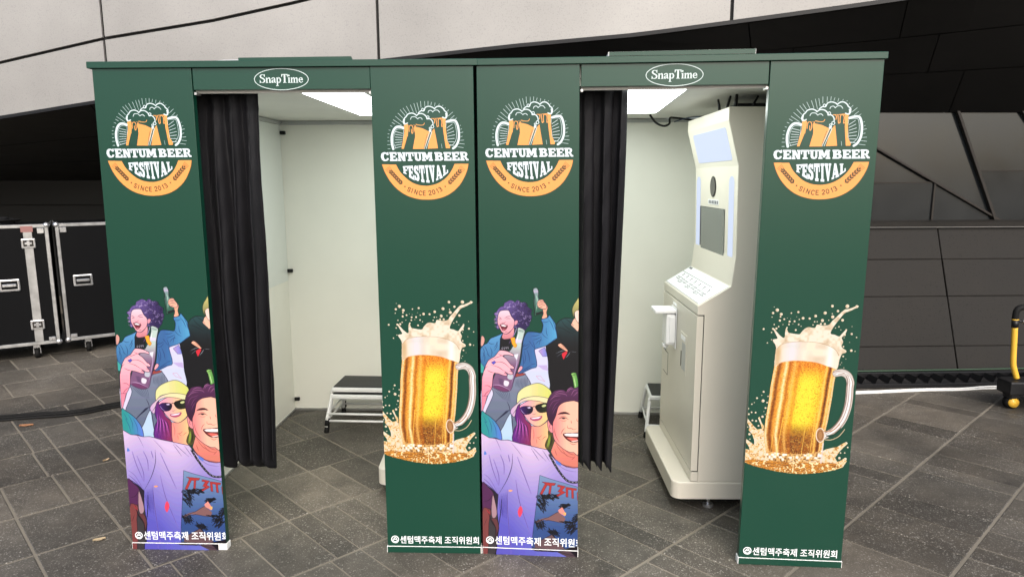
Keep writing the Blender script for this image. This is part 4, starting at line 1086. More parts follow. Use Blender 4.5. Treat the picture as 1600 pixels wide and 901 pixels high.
def organiser_line(key, parent, v, x0=0.042, z0=0.042, tilt=0.0, tw=.33, thh=.036):
    """round seal and the organiser's name; cut off at the right edge of the board"""
    L, R = edges(key)(0.06)
    xy, faces = HANGUL
    bm = bmesh.new()
    vs_ = [bm.verts.new((L+x0+a*tw, v, z0+b*thh+tilt*a)) for a, b in xy]
    for f in faces:
        try: bm.faces.new([vs_[i] for i in f])
        except ValueError: pass
    g = bm.verts[:]+bm.edges[:]+bm.faces[:]
    bmesh.ops.bisect_plane(bm, geom=g, plane_co=(R-0.001, 0, 0), plane_no=(1, 0, 0), clear_outer=True)
    # seal: ring and three bars
    cx, cz = L+x0-0.022, z0+0.019
    lay = [0]
    def strip(P, w):
        for i in range(len(P)-1):
            a, b = np.array(P[i]), np.array(P[i+1])
            d = (b-a)/np.hypot(*(b-a)); n = np.array([-d[1], d[0]])*w/2
            lay[0] += 1
            q = [bm.verts.new((p[0], v-0.00004*lay[0], p[1])) for p in (a-n, b-n, b+n, a+n)]
            bm.faces.new(q)
    circ = lambda r, a0=0, a1=2*math.pi, k=18: [(cx+r*math.cos(t), cz+r*math.sin(t)) for t in np.linspace(a0, a1, k)]
    strip(circ(.0155), .004)
    strip(circ(.0115, math.pi*1.05, math.pi*1.95, 9), .006)
    strip([(cx-.009, cz+.001), (cx+.009, cz+.001)], .004)
    strip([(cx-.006, cz+.004), (cx+.001, cz+.010), (cx+.008, cz+.005)], .0035)
    o = bm_obj('organiser_lettering', bm, M['white_print'], parent)
    return o

SERIF = {  # thick stems as polygons, thin strokes as (points, width) in a unit em, baseline 0, x-height .62, cap 1
 'S': ([[(.60,.70),(.60,1),(.55,1),(.51,.94),(.34,1),(.16,.97),(.04,.82),(.06,.64),(.22,.52),(.44,.40),(.50,.24),(.42,.10),(.26,.05),(.13,.14),(.08,.32),(.03,.32),(.03,0),(.08,0),(.12,.06),(.30,0),(.50,.04),(.63,.18),(.62,.38),(.46,.54),(.24,.66),(.17,.78),(.24,.92),(.36,.95),(.50,.86),(.55,.70)]], .68),
 'n': ([[(.06,.05),(.18,.05),(.18,.58),(.06,.58)], [(.40,.05),(.53,.05),(.53,.46),(.46,.62),(.34,.62),(.18,.50),(.18,.42),(.32,.53),(.40,.46)], [(0,0),(.24,0),(.24,.05),(0,.05)], [(.34,0),(.59,0),(.59,.05),(.34,.05)], [(0,.57),(.18,.62),(.18,.55),(0,.54)]], .60),
 'a': ([[(.32,.10),(.45,.10),(.45,.46),(.38,.60),(.22,.63),(.06,.56),(.05,.43),(.14,.42),(.17,.54),(.28,.56),(.32,.46)], [(.32,.36),(.12,.30),(.01,.18),(.05,.03),(.17,-.01),(.32,.09),(.32,.15),(.2,.08),(.15,.18),(.2,.26),(.32,.31)], [(.36,.03),(.45,-.01),(.55,.06),(.53,.09),(.45,.07),(.45,.14),(.34,.14)]], .55),
 'p': ([[(.06,-.32),(.19,-.32),(.19,.58),(.06,.58)], [(.19,.44),(.30,.55),(.38,.50),(.41,.30),(.38,.12),(.30,.06),(.19,.15),(.19,.06),(.33,-.01),(.48,.08),(.56,.30),(.48,.54),(.34,.63),(.19,.53)], [(0,-.36),(.27,-.36),(.27,-.31),(0,-.31)], [(0,.57),(.19,.62),(.19,.55),(0,.54)]], .60),
 'T': ([[(.27,.04),(.43,.04),(.43,.97),(.27,.97)], [(0,.93),(.70,.93),(.70,1),(0,1)], [(0,.70),(.05,.70),(.12,.93),(0,.96)], [(.70,.70),(.65,.70),(.58,.93),(.70,.96)], [(.17,0),(.53,0),(.53,.05),(.17,.05)]], .70),
 'i': ([[(.06,.04),(.19,.04),(.19,.58),(.06,.58)], [(0,0),(.25,0),(.25,.05),(0,.05)], [(0,.57),(.19,.62),(.19,.55),(0,.54)], [(.05,.80),(.12,.73),(.20,.80),(.20,.88),(.12,.95),(.05,.88)]], .29),
 'm': ([[(.06,.05),(.18,.05),(.18,.58),(.06,.58)], [(.36,.05),(.48,.05),(.48,.48),(.42,.62),(.32,.62),(.18,.50),(.18,.42),(.30,.53),(.36,.46)], [(.66,.05),(.78,.05),(.78,.48),(.72,.62),(.62,.62),(.48,.50),(.48,.42),(.60,.53),(.66,.46)], [(0,0),(.24,0),(.24,.05),(0,.05)], [(.30,0),(.54,0),(.54,.05),(.30,.05)], [(.60,0),(.84,0),(.84,.05),(.60,.05)], [(0,.57),(.18,.62),(.18,.55),(0,.54)]], .86),
 'e': ([[(.50,.30),(.50,.36),(.16,.36),(.20,.52),(.28,.57),(.36,.52),(.37,.36),(.50,.36),(.44,.56),(.28,.63),(.10,.54),(.02,.32),(.08,.10),(.26,-.01),(.44,.06),(.51,.17),(.47,.19),(.38,.09),(.27,.07),(.17,.16),(.15,.30)]], .54)}

def paint_oval():
    cx, cz, rx, rz = 0.7645, 2.0045, 0.1075, 0.0405
    W, U0 = 0.30, 0.6145
    cv = Canvas(0, 1, 1.960, 2.049, cell=0.0008, W=W)
    WH = (226, 240, 240)
    el = [((cx+rx*math.cos(t)-U0)/W, cz+rz*math.sin(t)) for t in np.linspace(0, 2*math.pi, 60)]
    cv.line(el, 2.8, WH)
    word = 'SnapTime'
    w = 0.174; sx = w/sum(SERIF[c][1] for c in word); sz = 0.0325
    x = cx-w/2
    for c in word:
        for poly in SERIF[c][0]:
            P = [((x+a*sx-U0)/W, cz-0.0135+b*sz) for a, b in poly]
            cv.fill(P, WH); cv.line(P+[P[0]], 0.7, WH)
        x += SERIF[c][1]*sx
    return cv

ART_OVAL = art_faces(paint_oval())
ART_LOGO = art_faces(paint_logo())
ART_MUG = art_faces(paint_mug())
_crowd = paint_crowd()
ART_CROWD = art_faces(_crowd, zclip=(0.0305, 3))
ART_CROWD_FOOT = art_faces(_crowd, zclip=(-1, 0.0285))
# ================================================================== the ground
ground = mesh_obj('ground', [(-150, -150, -0.0030), (150, -150, -0.0030), (150, 150, -0.0030), (-150, 150, -0.0030)], [(0, 1, 2, 3)], M['grout'])
ground['kind'] = 'structure'

def build_paving():
    A = np.array([math.cos(math.radians(46.8)), math.sin(math.radians(46.8))])      # the long joints
    Bv = np.array([math.cos(math.radians(139.0)), math.sin(math.radians(139.0))])   # the cross joints
    Mi = np.linalg.inv(np.array([A, Bv]).T)
    def co(p): return Mi @ np.array(p[:2])
    # offset of the long joints, from the ones read off the photograph
    longs = [(1.65, .32), (1.96, -.04), (2.17, 1.53), (.58, -.13), (.44, .38), (.64, 1.27), (-1.16, .01), (-.77, -.23), (-1.38, .43), (-2.63, .44), (-2.33, .09), (-2.03, -.25), (-2.94, .78)]
    ts = np.array([co(p)[1] for p in longs])
    best = None
    for sp in np.arange(.43, .48, .001):
        for off in np.arange(0, sp, .005):
            r = (ts-off)/sp; e = np.abs(r-np.round(r)).sum()
            if best is None or e < best[0]: best = (e, sp, off)
    _, SP, OFF = best
    z1 = lambda x, y: (x/2.496, 540+y/2.496)
    z2 = lambda x, y: (340+x/3.4536, 640+y/3.4536)
    z3 = lambda x, y: (890+x/3.452, 640+y/3.452)
    z4 = lambda x, y: (1300+x/2.897, 590+y/2.897)
    seen = [(z4,(80,320),(385,402)),(z4,(110,645),(620,810)),(z4,(195,580),(690,725)),(z4,(270,515),(740,655)),(z4,(240,170),(580,245)),(z4,(640,820),(869,895)),(z4,(45,725),(520,895)),
            (z3,(60,575),(480,755)),(z3,(45,490),(560,715)),(z3,(270,440),(720,625)),(z3,(190,290),(520,410)),(z3,(500,770),(770,895)),(z3,(560,715),(932,885)),(z3,(60,750),(360,890)),(z3,(410,810),(580,895)),
            (z2,(35,345),(650,785)),(z2,(150,320),(967,870)),(z2,(300,220),(720,465)),(z2,(120,685),(360,895)),(z2,(390,40),(905,335)),(z2,(620,510),(890,680)),(z2,(40,480),(245,640)),(z2,(595,295),(830,430)),(z2,(730,465),(912,580)),
            (z1,(0,555),(185,901)),(z1,(160,330),(599,860)),(z1,(250,235),(495,470)),(z1,(130,195),(180,250)),(z1,(280,120),(480,280)),(z1,(110,100),(150,138)),(z1,(290,70),(335,105)),(z1,(25,165),(55,208))]
    joints = {}
    for zf_, a, b in seen:
        ca, cb = co(at_z(*zf_(*a))), co(at_z(*zf_(*b)))
        s_ = (ca[0]+cb[0])/2
        k0, k1 = sorted(((ca[1]-OFF)/SP, (cb[1]-OFF)/SP))
        for k in range(int(math.floor(k0+.3)), int(math.ceil(k1-.3))):
            joints.setdefault(k, []).append(s_)
    rnd = random.Random(3)
    slabs = []
    for k in range(-14, 20):
        t0 = OFF+k*SP
        J = sorted(joints.get(k, []))
        cuts = []
        left_zone = t0 > 0.8
        sizes = (.30, .46, .46, .38, .23) if left_zone else (.13, .20, .20, .28, .40)
        s_ = -9.0+rnd.random()*.4
        for j in J+[9.0]:
            while s_ < j-0.09:
                cuts.append(s_)
                step = rnd.choice(sizes)
                if j-s_-step < 0.10: break
                s_ += step
            s_ = j
        cuts.append(9.0)
        for c0, c1 in zip(cuts[:-1], cuts[1:]):
            m_ = A*((c0+c1)/2)+Bv*(t0+SP/2)
            if -7.5 < m_[0] < 6.5 and -4.2 < m_[1] < 5.2 and c1-c0 > 0.05:
                slabs.append((c0, c1, t0, t0+SP, m_))
    # the stones that show largest in the photograph become single pieces
    def size(sl):
        d = np.array([sl[4][0], sl[4][1], 0])-CAM
        z = d @ _fw
        if z < .5: return 0
        x = 800+F_PX*(d @ _r2)/z; y = 450.5-F_PX*(d @ _u2)/z
        if not (-60 < x < 1660 and y < 1010): return 0
        if z < 6 and abs(sl[4][0]) < 1.5 and sl[4][1] > 1.95: return 0
        return (sl[1]-sl[0])/z**2.2
    slabs.sort(key=size, reverse=True)
    def geom(sl, o):
        c0, c1, t0, t1, m_ = sl
        g0 = 0.0058+.0016*rnd.random(); g1 = (0.0052 if t0 > .6 else .0030)+.0014*rnd.random(); b = 0.0030
        dz = rnd.uniform(-.0012, .0012); tl = rnd.uniform(-.002, .002)
        V = []
        for ins, z in ((0, -.012), (0, -.0022+dz), (b, dz)):
            for c, t in ((c0+g1+ins, t0+g0+ins), (c1-g1-ins, t0+g0+ins), (c1-g1-ins, t1-g0-ins), (c0+g1+ins, t1-g0-ins)):
                p = A*c+Bv*t
                V.append((p[0]-o[0], p[1]-o[1], z+tl*(c-(c0+c1)/2)))
        F = [(8, 9, 10, 11)]
        for r in (0, 4):
            for i in range(4): F.append((r+i, r+(i+1) % 4, r+4+(i+1) % 4, r+4+i))
        return V, F
    for sl in slabs[:300]:
        V, F = geom(sl, sl[4])
        ob = mesh_obj('paving_stone', V, F, M['stone'], ground)
        ob.location = (sl[4][0], sl[4][1], 0)
    VV, FF = [], []
    for sl in slabs[300:]:
        V, F = geom(sl, (0, 0))
        n = len(VV); VV += V; FF += [tuple(i+n for i in f) for f in F]
    rest = mesh_obj('paving_stone_field', VV, FF, M['stone'], ground)
    rest['kind'] = 'stuff'
build_paving()

# ================================================================== the building behind
bld = empty('dark_building', (0, 0, 0))
tag(bld, 'building with champagne metal cladding, black soffit, dark glass band and leaning stone plinth', 'building')

def build_building():
    # ---- leaning stone plinth, right
    a = at_z(1340, 583, .05); b = at_z(1600, 580, .05)
    w = (b-a); w[2] = 0; w /= np.linalg.norm(w)
    nw = np.array([-w[1], w[0], 0])
    B0 = at_z(1497, 580, .05)
    d, h = on_plane(B0, nw, ZV, 1465, 355)
    up = nw*d+ZV*h                      # along the slope
    base = B0-up*(.05/h)                # at z = 0
    up = up*((h+.05)/h)
    nrm = np.cross(w, up); nrm /= np.linalg.norm(nrm)
    if nrm[1] > 0: nrm = -nrm
    rows = [0.0] + [on_plane(base, w, up, 1420, yy)[1] for yy in (541, 463, 405)] + [1.0]
    cols = [-2.0, -1.12, 0.0, 1.15, 2.3, 3.5]
    V = [base+w*-2+nrm*-.02, base+w*3.5+nrm*-.02, base+w*3.5+up+nrm*-.02, base+w*-2+up+nrm*-.02]
    mesh_obj('plinth_backing', V, [(0, 1, 2, 3)], M['gap'], bld)
    rnd = random.Random(5)
    for i in range(len(cols)-1):
        for j in range(len(rows)-1):
            g, gu = .0045, .0007
            s0, s1, t0, t1 = cols[i]+g, cols[i+1]-g, rows[j]+gu, rows[j+1]-gu
            off = rnd.uniform(-.002, .002); bv = .004
            P = []
            for ins, o in ((0, -.018), (0, off-.003), (bv, off)):
                for s, t in ((s0+ins, t0+ins), (s1-ins, t0+ins), (s1-ins, t1-ins), (s0+ins, t1-ins)):
                    P.append(base+w*s+up*t+nrm*o)
            F = [(8, 9, 10, 11)]
            for r in (0, 4):
                for k in range(4): F.append((r+k, r+(k+1) % 4, r+4+(k+1) % 4, r+4+k))
            mesh_obj('stone_panel', P, F, M['wall_stone'], bld)
    T = base+up                         # top line of the plinth
    # ---- sill
    q = lambda s, o, z: T+w*s+nw*o+ZV*z
    V = []
    prof = [(-.035, .006), (-.035, .045), (.0, .055), (.07, .062), (.07, .006)]
    for s in (-2.0, 3.5):
        for o, z in prof: V.append(q(s, o, z))
    n = len(prof)
    F = [tuple(range(n)), tuple(range(2*n-1, n-1, -1))]+[(k, n+k, n+(k+1) % n, (k+1) % n) for k in range(n)]
    mesh_obj('window_sill', V, F, M['wall_stone'], bld)
    # ---- glass band with slanting mullions
    G0 = T+nw*.06
    gp = lambda x, y: on_plane(G0, w, ZV, x, y)
    ztop = gp(1480, 182)[1]+.06
    zb = .058
    mA = [gp(1497, 183), gp(1550, 338)]
    mB = [gp(1365, 230), gp(1550, 338)]
    def ext(m, z):                      # point of the mullion line at height z
        (s0, z0), (s1, z1) = m
        return s0+(s1-s0)*(z-z0)/(z1-z0)
    sA0, sA1 = ext(mA, ztop), ext(mA, zb)
    sB0 = ext(mB, ztop)
    sB1 = ext(mB, zb)
    zm = gp(1440, 285)[1]
    sC = gp(1455, 330)[0]
    panes = [[(sB0, ztop), (sA0, ztop), (ext(mA, zb+.03), zb+.03), (sB1-.02, zb+.03)],
             [(ext(mB, zm), zm), (sC, mB[0][1]+(sC-mB[0][0])/(mB[1][0]-mB[0][0])*(mB[1][1]-mB[0][1])), (sC, zb), (-1.2, zb), (-1.2, zm)],
             [(sB0, ztop), (ext(mB, zm), zm), (-1.2, zm), (-2.0, zm), (-2.0, ztop)],
             [(sC, mB[0][1]+(sC-mB[0][0])/(mB[1][0]-mB[0][0])*(mB[1][1]-mB[0][1])), (sB1, zb), (sC, zb)],
             [(sA0, ztop), (sA0+.55, ztop), (sA0+.9, zb+.42), (ext(mA, zb+.42), zb+.42)],
             [(ext(mA, zb+.42), zb+.42), (sA0+.9, zb+.42), (sA1+.75, zb), (sA1, zb)],
             [(sA0+.55, ztop), (3.5, ztop), (3.5, zb), (sA1+.75, zb), (sA0+.9, zb+.42)],
             [(-2.0, zm), (-1.2, zm), (-1.2, zb), (-2.0, zb)]]
    rr = random.Random(2)
    for P in panes:
        tx, tz = rr.uniform(-.012, .012), rr.uniform(-.012, .012)
        cs = sum(p[0] for p in P)/len(P); cz = sum(p[1] for p in P)/len(P)
        V = [G0+w*s+ZV*z+nw*(tx*(s-cs)+tz*(z-cz)) for s, z in P]
        V += [v+nw*.012 for v in V]
        n = len(P)
        mesh_obj('window_pane', V, [tuple(range(n)), tuple(range(2*n-1, n-1, -1))]+[(k, n+k, n+(k+1) % n, (k+1) % n) for k in range(n)], M['glass'], bld)
    def bar(p, q_, wd, dp):
        a_, b_ = G0+w*p[0]+ZV*p[1], G0+w*q_[0]+ZV*q_[1]
        t = b_-a_; t /= np.linalg.norm(t)
        sd = np.cross(t, nw); sd /= np.linalg.norm(sd)
        V = [a_+sd*wd/2*i-nw*j for i, j in ((-1, 0), (1, 0), (1, dp), (-1, dp))]+[b_+sd*wd/2*i-nw*j for i, j in ((-1, 0), (1, 0), (1, dp), (-1, dp))]
        mesh_obj('mullion', V, [(0, 1, 2, 3), (7, 6, 5, 4), (0, 4, 5, 1), (1, 5, 6, 2), (2, 6, 7, 3), (3, 7, 4, 0)], M['mullion'], bld)
    bar((sA0, ztop), (sA1, zb), .022, .034)
    bar((sB0, ztop), (sB1, zb), .015, .028)
    bar((sC, zb), (sC, panes[3][0][1]), .014, .02)
    bar((-2.0, zm), (ext(mB, zm), zm), .008, .012)
    bar((ext(mA, zb+.42), zb+.42), (sA0+.9, zb+.42), .008, .012)
    bar((sA0+.55, ztop), (sA1+.75+.15, zb), .020, .034)
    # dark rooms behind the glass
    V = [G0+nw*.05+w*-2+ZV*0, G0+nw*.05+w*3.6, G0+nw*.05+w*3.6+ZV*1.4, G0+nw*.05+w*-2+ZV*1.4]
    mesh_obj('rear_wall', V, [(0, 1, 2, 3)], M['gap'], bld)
    # ---- cladding: lower edge and seams read as pixels, set on an upright curved wall
    E = [(-900, 330), (-420, 248), (-200, 214), (0, 183), (140, 160), (350, 128), (580, 96), (800, 71), (1000, 53), (1180, 29), (1320, 10), (1390, 0), (1520, -20), (1750, -58), (2050, -110)]
    Ex = [e[0] for e in E]; Ey = [e[1] for e in E]
    ey = lambda x: float(np.interp(x, Ex, Ey))
    Yd = lambda x: 3.6-1.15*min(1, (x+420)/1900.)
    def low(x): return at_y(x, ey(x), Yd(x))
    def zpix(P, curve):
        """height at which the upright through P crosses the photographed curve"""
        z = P[2]
        for _ in range(8):
            d = np.array([P[0], P[1], z])-CAM
            dep = d @ _fw; x = 800+F_PX*(d @ _r2)/dep; y = 450.5-F_PX*(d @ _u2)/dep
            z += (y-curve(x))*dep/F_PX
        return z
    Cx = [-900, -420, -200, 0, 165, 330, 480, 700, 900, 1200]; Cy = [310, 205, 148, 98, 60, 33, 0, -60, -130, -260]
    crv = lambda x: float(np.interp(x, Cx, Cy))
    seams = [-900, -380, 171, 592, 1143, 1600, 2050]
    ZT = 5.2
    gap = .013
    def clad(x0, x1, zlo, zhi, name):
        V, F = [], []
        nseg = 10
        for k in range(nseg+1):
            x = x0+(x1-x0)*k/nseg
            P = low(x)
            if k == 0: P = P+(low(x+4)-P)/np.linalg.norm(low(x+4)-P)*gap
            if k == nseg: P = P+(low(x-4)-P)/np.linalg.norm(low(x-4)-P)*gap
            lo_, hi_ = zlo(P), zhi(P)
            for rr_ in range(4):
                z = lo_+(hi_-lo_)*rr_/3
                V.append((P[0], P[1], z))
            V.append((P[0], P[1]+.02, hi_)); V.append((P[0], P[1]+.02, lo_))
        for k in range(nseg):
            o = k*6
            for r_ in range(6): F.append((o+r_, o+6+r_, o+6+(r_+1) % 6, o+(r_+1) % 6))
        F.append(tuple(range(6))); F.append(tuple(range(nseg*6+5, nseg*6-1, -1)))
        return mesh_obj(name, V, F, M['clad'], bld)
    for i in range(len(seams)-1):
        x0, x1 = seams[i], seams[i+1]
        if x0 < 500:
            clad(x0, x1, lambda P: P[2]+.01, lambda P: max(zpix(P, crv)-.014, P[2]+.05), 'cladding_panel')
            clad(x0, x1, lambda P: zpix(P, crv)+.014, lambda P: ZT, 'cladding_panel')
        else:
            clad(x0, x1, lambda P: P[2]+.01, lambda P: ZT, 'cladding_panel')
    xs = list(range(-900, 2051, 59))
    V = []; F = []
    for k, x in enumerate(xs):
        P = low(x); V += [(P[0], P[1]+.03, P[2]), (P[0], P[1]+.03, ZT)]
        if k: F.append((2*k-2, 2*k, 2*k+1, 2*k-1))
    mesh_obj('cladding_backing', V, F, M['gap'], bld)
    # drip trim along the lower edge
    V = []; F = []
    for k, x in enumerate(xs):
        P = low(x)
        V += [(P[0], P[1]-.006, P[2]-.020), (P[0], P[1]-.006, P[2]+.009), (P[0], P[1]+.028, P[2]+.009), (P[0], P[1]+.028, P[2]-.020)]
        if k:
            for r_ in range(4): F.append((4*k-4+r_, 4*k+r_, 4*k+(r_+1) % 4, 4*k-4+(r_+1) % 4))
    mesh_obj('edge_trim', V, F, M['black_plastic'], bld)
    # ---- soffit from that edge back to the glass (right) and to a dark recess (left)
    def back(x):
        t = max(0, min(1, (x-250)/900.)); t = t*t*(3-2*t)
        L = np.array([low(x)[0]*1.25-.3, 6.2, 1.62])
        s = (low(x)[0]-G0[0])/w[0]
        Rr = G0+w*(s+.25)-nw*.02+ZV*(ztop-.03)
        return L*(1-t)+Rr*t
    cuts = [0, .30, .62, 1.0]
    sx = [-900, -380, 200, 760, 1230, 1480, 2050]
    for j in range(len(cuts)-1):
        for i in range(len(sx)-1):
            V, F = [], []
            ns = 5
            for k in range(ns+1):
                x = sx[i]+(sx[i+1]-sx[i])*k/ns+(j*70-60)
                x = max(-900, min(2050, x))
                if k == 0: x += 1.0
                if k == ns: x -= 1.0
                P, Q = low(x)+np.array([0, .005, -.021]), back(x)
                n_ = 2
                for m_ in range(n_+1):
                    u = cuts[j]+.003+(cuts[j+1]-cuts[j]-.006)*m_/n_
                    V.append(P+(Q-P)*u)
            for k in range(ns):
                for m_ in range(2):
                    o = k*3+m_
                    F.append((o, o+3, o+4, o+1))
            mesh_obj('soffit_panel', V, F, M['soffit'], bld)
    V, F = [], []
    for k, x in enumerate(xs):
        P, Q = low(x)+np.array([0, .02, .012]), back(x)+np.array([0, .02, .035])
        V += [P, Q]
        if k: F.append((2*k-2, 2*k, 2*k+1, 2*k-1))
    mesh_obj('soffit_backing', V, F, M['gap'], bld)
    # recess wall, left, in three courses
    for z0, z1, key in ((0.0, .92, 'gap'), (.93, 1.28, 'gap'), (1.29, 1.75, 'soffit')):
        mesh_obj('recess_wall', [(-16, 6.25, z0), (2.2, 6.25, z0), (2.2, 6.25, z1), (-16, 6.25, z1), (-16, 6.31, z0), (2.2, 6.31, z0), (2.2, 6.31, z1), (-16, 6.31, z1)],
                 [(0, 1, 2, 3), (7, 6, 5, 4), (0, 4, 5, 1), (2, 6, 7, 3), (1, 5, 6, 2), (0, 3, 7, 4)], M[key], bld)
    mesh_obj('recess_backing', [(-17, 6.33, -.1), (2.4, 6.33, -.1), (2.4, 6.33, 2.2), (-17, 6.33, 2.2)], [(0, 1, 2, 3)], M['gap'], bld)
    return base, w, nw
PL_BASE, PL_W, PL_N = build_building()
# ================================================================== the two photo booths
DEPTH = 1.84
def build_booth(name, loc, rz, keys, dzlogo):
    """u to the right, v away from the viewer, z up"""
    root = empty(name, loc, rz)
    crowd_first = True
    for idx, key in enumerate(keys):
        (l0, r0), (l1, r1) = BOARDS[key]
        e = edges(key)
        P = [(l0, .03), (r0, .03), (r1, 2.05), (l1, 2.05)]
        pan = prism('front_panel', P, lambda a, b, t: (a, t, b), 0.0, 0.030, M['green'], root, bev=0.0012)
        lay_print('festival_logo_print', ART_LOGO, e, -0.0010, pan, dzlogo[idx])
        # low strip across the foot of the panel, white foam core
        fl, fr = l0+.0, r0-(.035 if key == 'p1' else 0.0)
        core = box('foot_strip', fl-.003, r0+.003, -.0035, .034, .0, .0297, M['foam'], pan, bev=.001)
        if idx == 0:
            lay_print('crowd_print', ART_CROWD, e, -0.0010, pan, 0.0, 1.35, .70)
            wdt = fr-fl
            lay_print('foot_strip_print', ART_CROWD_FOOT, lambda z: (np.full_like(z, fl), np.full_like(z, fr)), -.005, pan, 0.0, 1.35, .70)
            organiser_line(key, pan, -0.0020, x0=.053, z0=.045, tw=.378, thh=.040)
        else:
            lay_print('mug_print', ART_MUG, e, -0.0010, pan, 0.0, 1.18, .68)
            f = mesh_obj('foot_strip_print', [(fl, -.005, .0015), (fr, -.005, .0015), (fr, -.005, .0292), (fl, -.005, .0292)], [(0, 1, 2, 3)], M['green'], pan)
            organiser_line(key, pan, -0.0020, x0=.056, z0=.043, tw=.345, thh=.036)
    # lintel
    lt = box('lintel', .410, 1.1165, .0022, .032, 1.966, 2.0495, M['green'], root, bev=.001)
    lay_print('oval_sign_print', ART_OVAL, lambda z: (np.full_like(z, .6145), np.full_like(z, .9145)), .0012, lt)
    box('lintel_edge', .410, 1.119, .034, .052, 1.957, 1.972, M['foam'], lt)
    for x in (.4115, 1.113): box('corner_bracket', x-.003, x+.006, .008, .045, 1.948, 1.9575, M['alu'], lt)
    # roof
    cap = box('roof_cap', -.008, 1.541, -.010, DEPTH+.06, 2.0502, 2.0755, M['green'], root, bev=.0015)
    # walls
    for x0, x1, side in ((.022, .068, 0), (1.461, 1.507, 1)):
        wl_ = box('side_wall', x0, x1, .033, DEPTH, .012, 2.0, M['cream'], root)
        xi = x1 if side == 0 else x0-.004
        xo = x0-.0045 if side == 0 else x1+.0005
        box('outer_board', xo, xo+.004, .0335, DEPTH+.045, .012, 2.0495, M['green'], wl_)
        # upper lining, slightly glossier, ends above the lower lining
        box('upper_lining', xi+.0004, xi+.0036, .12, DEPTH-.004, .93, 1.975, M['cream_gloss'], wl_)
        box('wall_foot_rail', xi-.002, xi+.006, .05, DEPTH-.002, .001, .016, M['alu'], wl_)
        box('ceiling_rail', (xi if side == 0 else xi-.012), (xi+.016 if side == 0 else xi+.004), .06, DEPTH-.002, 1.9765, 1.998, M['grey_rail'], wl_)
    bw = box('back_wall', .022, 1.507, DEPTH+.0005, DEPTH+.045, .012, 2.0, M['cream'], root)
    box('wall_foot_rail', .075, 1.452, DEPTH-.008, DEPTH-.0005, .001, .017, M['alu'], bw)
    box('ceiling_rail', .086, 1.442, DEPTH-.016, DEPTH-.0005, 1.9765, 1.998, M['grey_rail'], bw)
    for z in (1.925, 1.0, .085):
        h_ = box('hinge_clip', .0725, .108, DEPTH-.020, DEPTH-.002, z-.012, z+.012, M['black_plastic'], bw, bev=.003)
    cl = box('ceiling', .024, 1.505, .034, DEPTH-.0, 2.002, 2.049, M['ceil'], root)
    return root, cap, cl

boothA, capA, ceilA = build_booth('photo_booth', (-1.53179, -0.07825, 0), 0.04943, ('p1', 'p2'), (0.018, 0.0))
tag(boothA, 'green photo booth on the left, with two stacked step stools inside', 'photo booth', 'green photo booths standing side by side')
boothB, capB, ceilB = build_booth('photo_booth', (0, 0, 0), 0.0, ('p3', 'p4'), (0.013, 0.0))
tag(boothB, 'green photo booth on the right, with its cream kiosk in full view', 'photo booth', 'green photo booths standing side by side')

def ceiling_light(booth, u0, u1, v0, v1, cl):
    fr = box('light_panel', u0-.012, u1+.012, v0-.012, v1+.012, 1.992, 2.0015, M['white_plastic'], booth)
    mesh_obj('light_diffuser', [(u0, v0, 1.9912), (u0, v1, 1.9912), (u1, v1, 1.9912), (u1, v0, 1.9912)], [(0, 1, 2, 3)], M['led'], fr)
    return fr
ceiling_light(boothA, .735, 1.005, .07, 1.36, ceilA)
ceiling_light(boothB, .585, .866, .07, 1.36, ceilB)
# ventilation lids lying on the roofs
def roof_lid(booth, u0, u1, cap):
    V = [(u0, -.008, 2.076), (u1, -.008, 2.076), (u1+.16, .62, 2.076), (u0-.03, .62, 2.076), (u0, -.008, 2.091), (u1, -.008, 2.094), (u1+.02, .62, 2.104), (u0, .62, 2.100)]
    o = mesh_obj('roof_lid', V, [(0, 1, 5, 4), (4, 5, 6, 7), (2, 3, 7, 6), (3, 0, 4, 7), (1, 2, 6, 5), (3, 2, 1, 0)], M['foam'], booth)
    mesh_obj('lid_front', [(u0+.003, -.0105, 2.0765), (u1-.002, -.0105, 2.0765), (u1-.002, -.0105, 2.0935), (u0+.003, -.0105, 2.0905)], [(0, 1, 2, 3)], M['green'], o)
roof_lid(boothB, .512, 1.062, capB)
def roof_lid_a(booth):
    V = [(.46, .02, 2.076), (1.05, .02, 2.076), (1.05, .5, 2.076), (.46, .5, 2.076), (.52, .05, 2.089), (1.02, .05, 2.096), (1.0, .46, 2.105), (.54, .46, 2.1)]
    mesh_obj('roof_lid', V, [(0, 1, 5, 4), (4, 5, 6, 7), (2, 3, 7, 6), (3, 0, 4, 7), (1, 2, 6, 5), (3, 2, 1, 0)], M['grey_rail'], booth)
    mesh_obj('lid_front', [(.60, -.004, 2.0762), (1.05, -.004, 2.0762), (1.045, -.004, 2.0885), (.60, -.004, 2.0865), (.60, .012, 2.0762), (1.05, .012, 2.0762), (1.045, .012, 2.0885), (.60, .012, 2.0865)],
             [(0, 1, 2, 3), (7, 6, 5, 4), (3, 2, 6, 7), (1, 5, 6, 2), (0, 3, 7, 4)], M['green'], booth)
roof_lid_a(boothA)

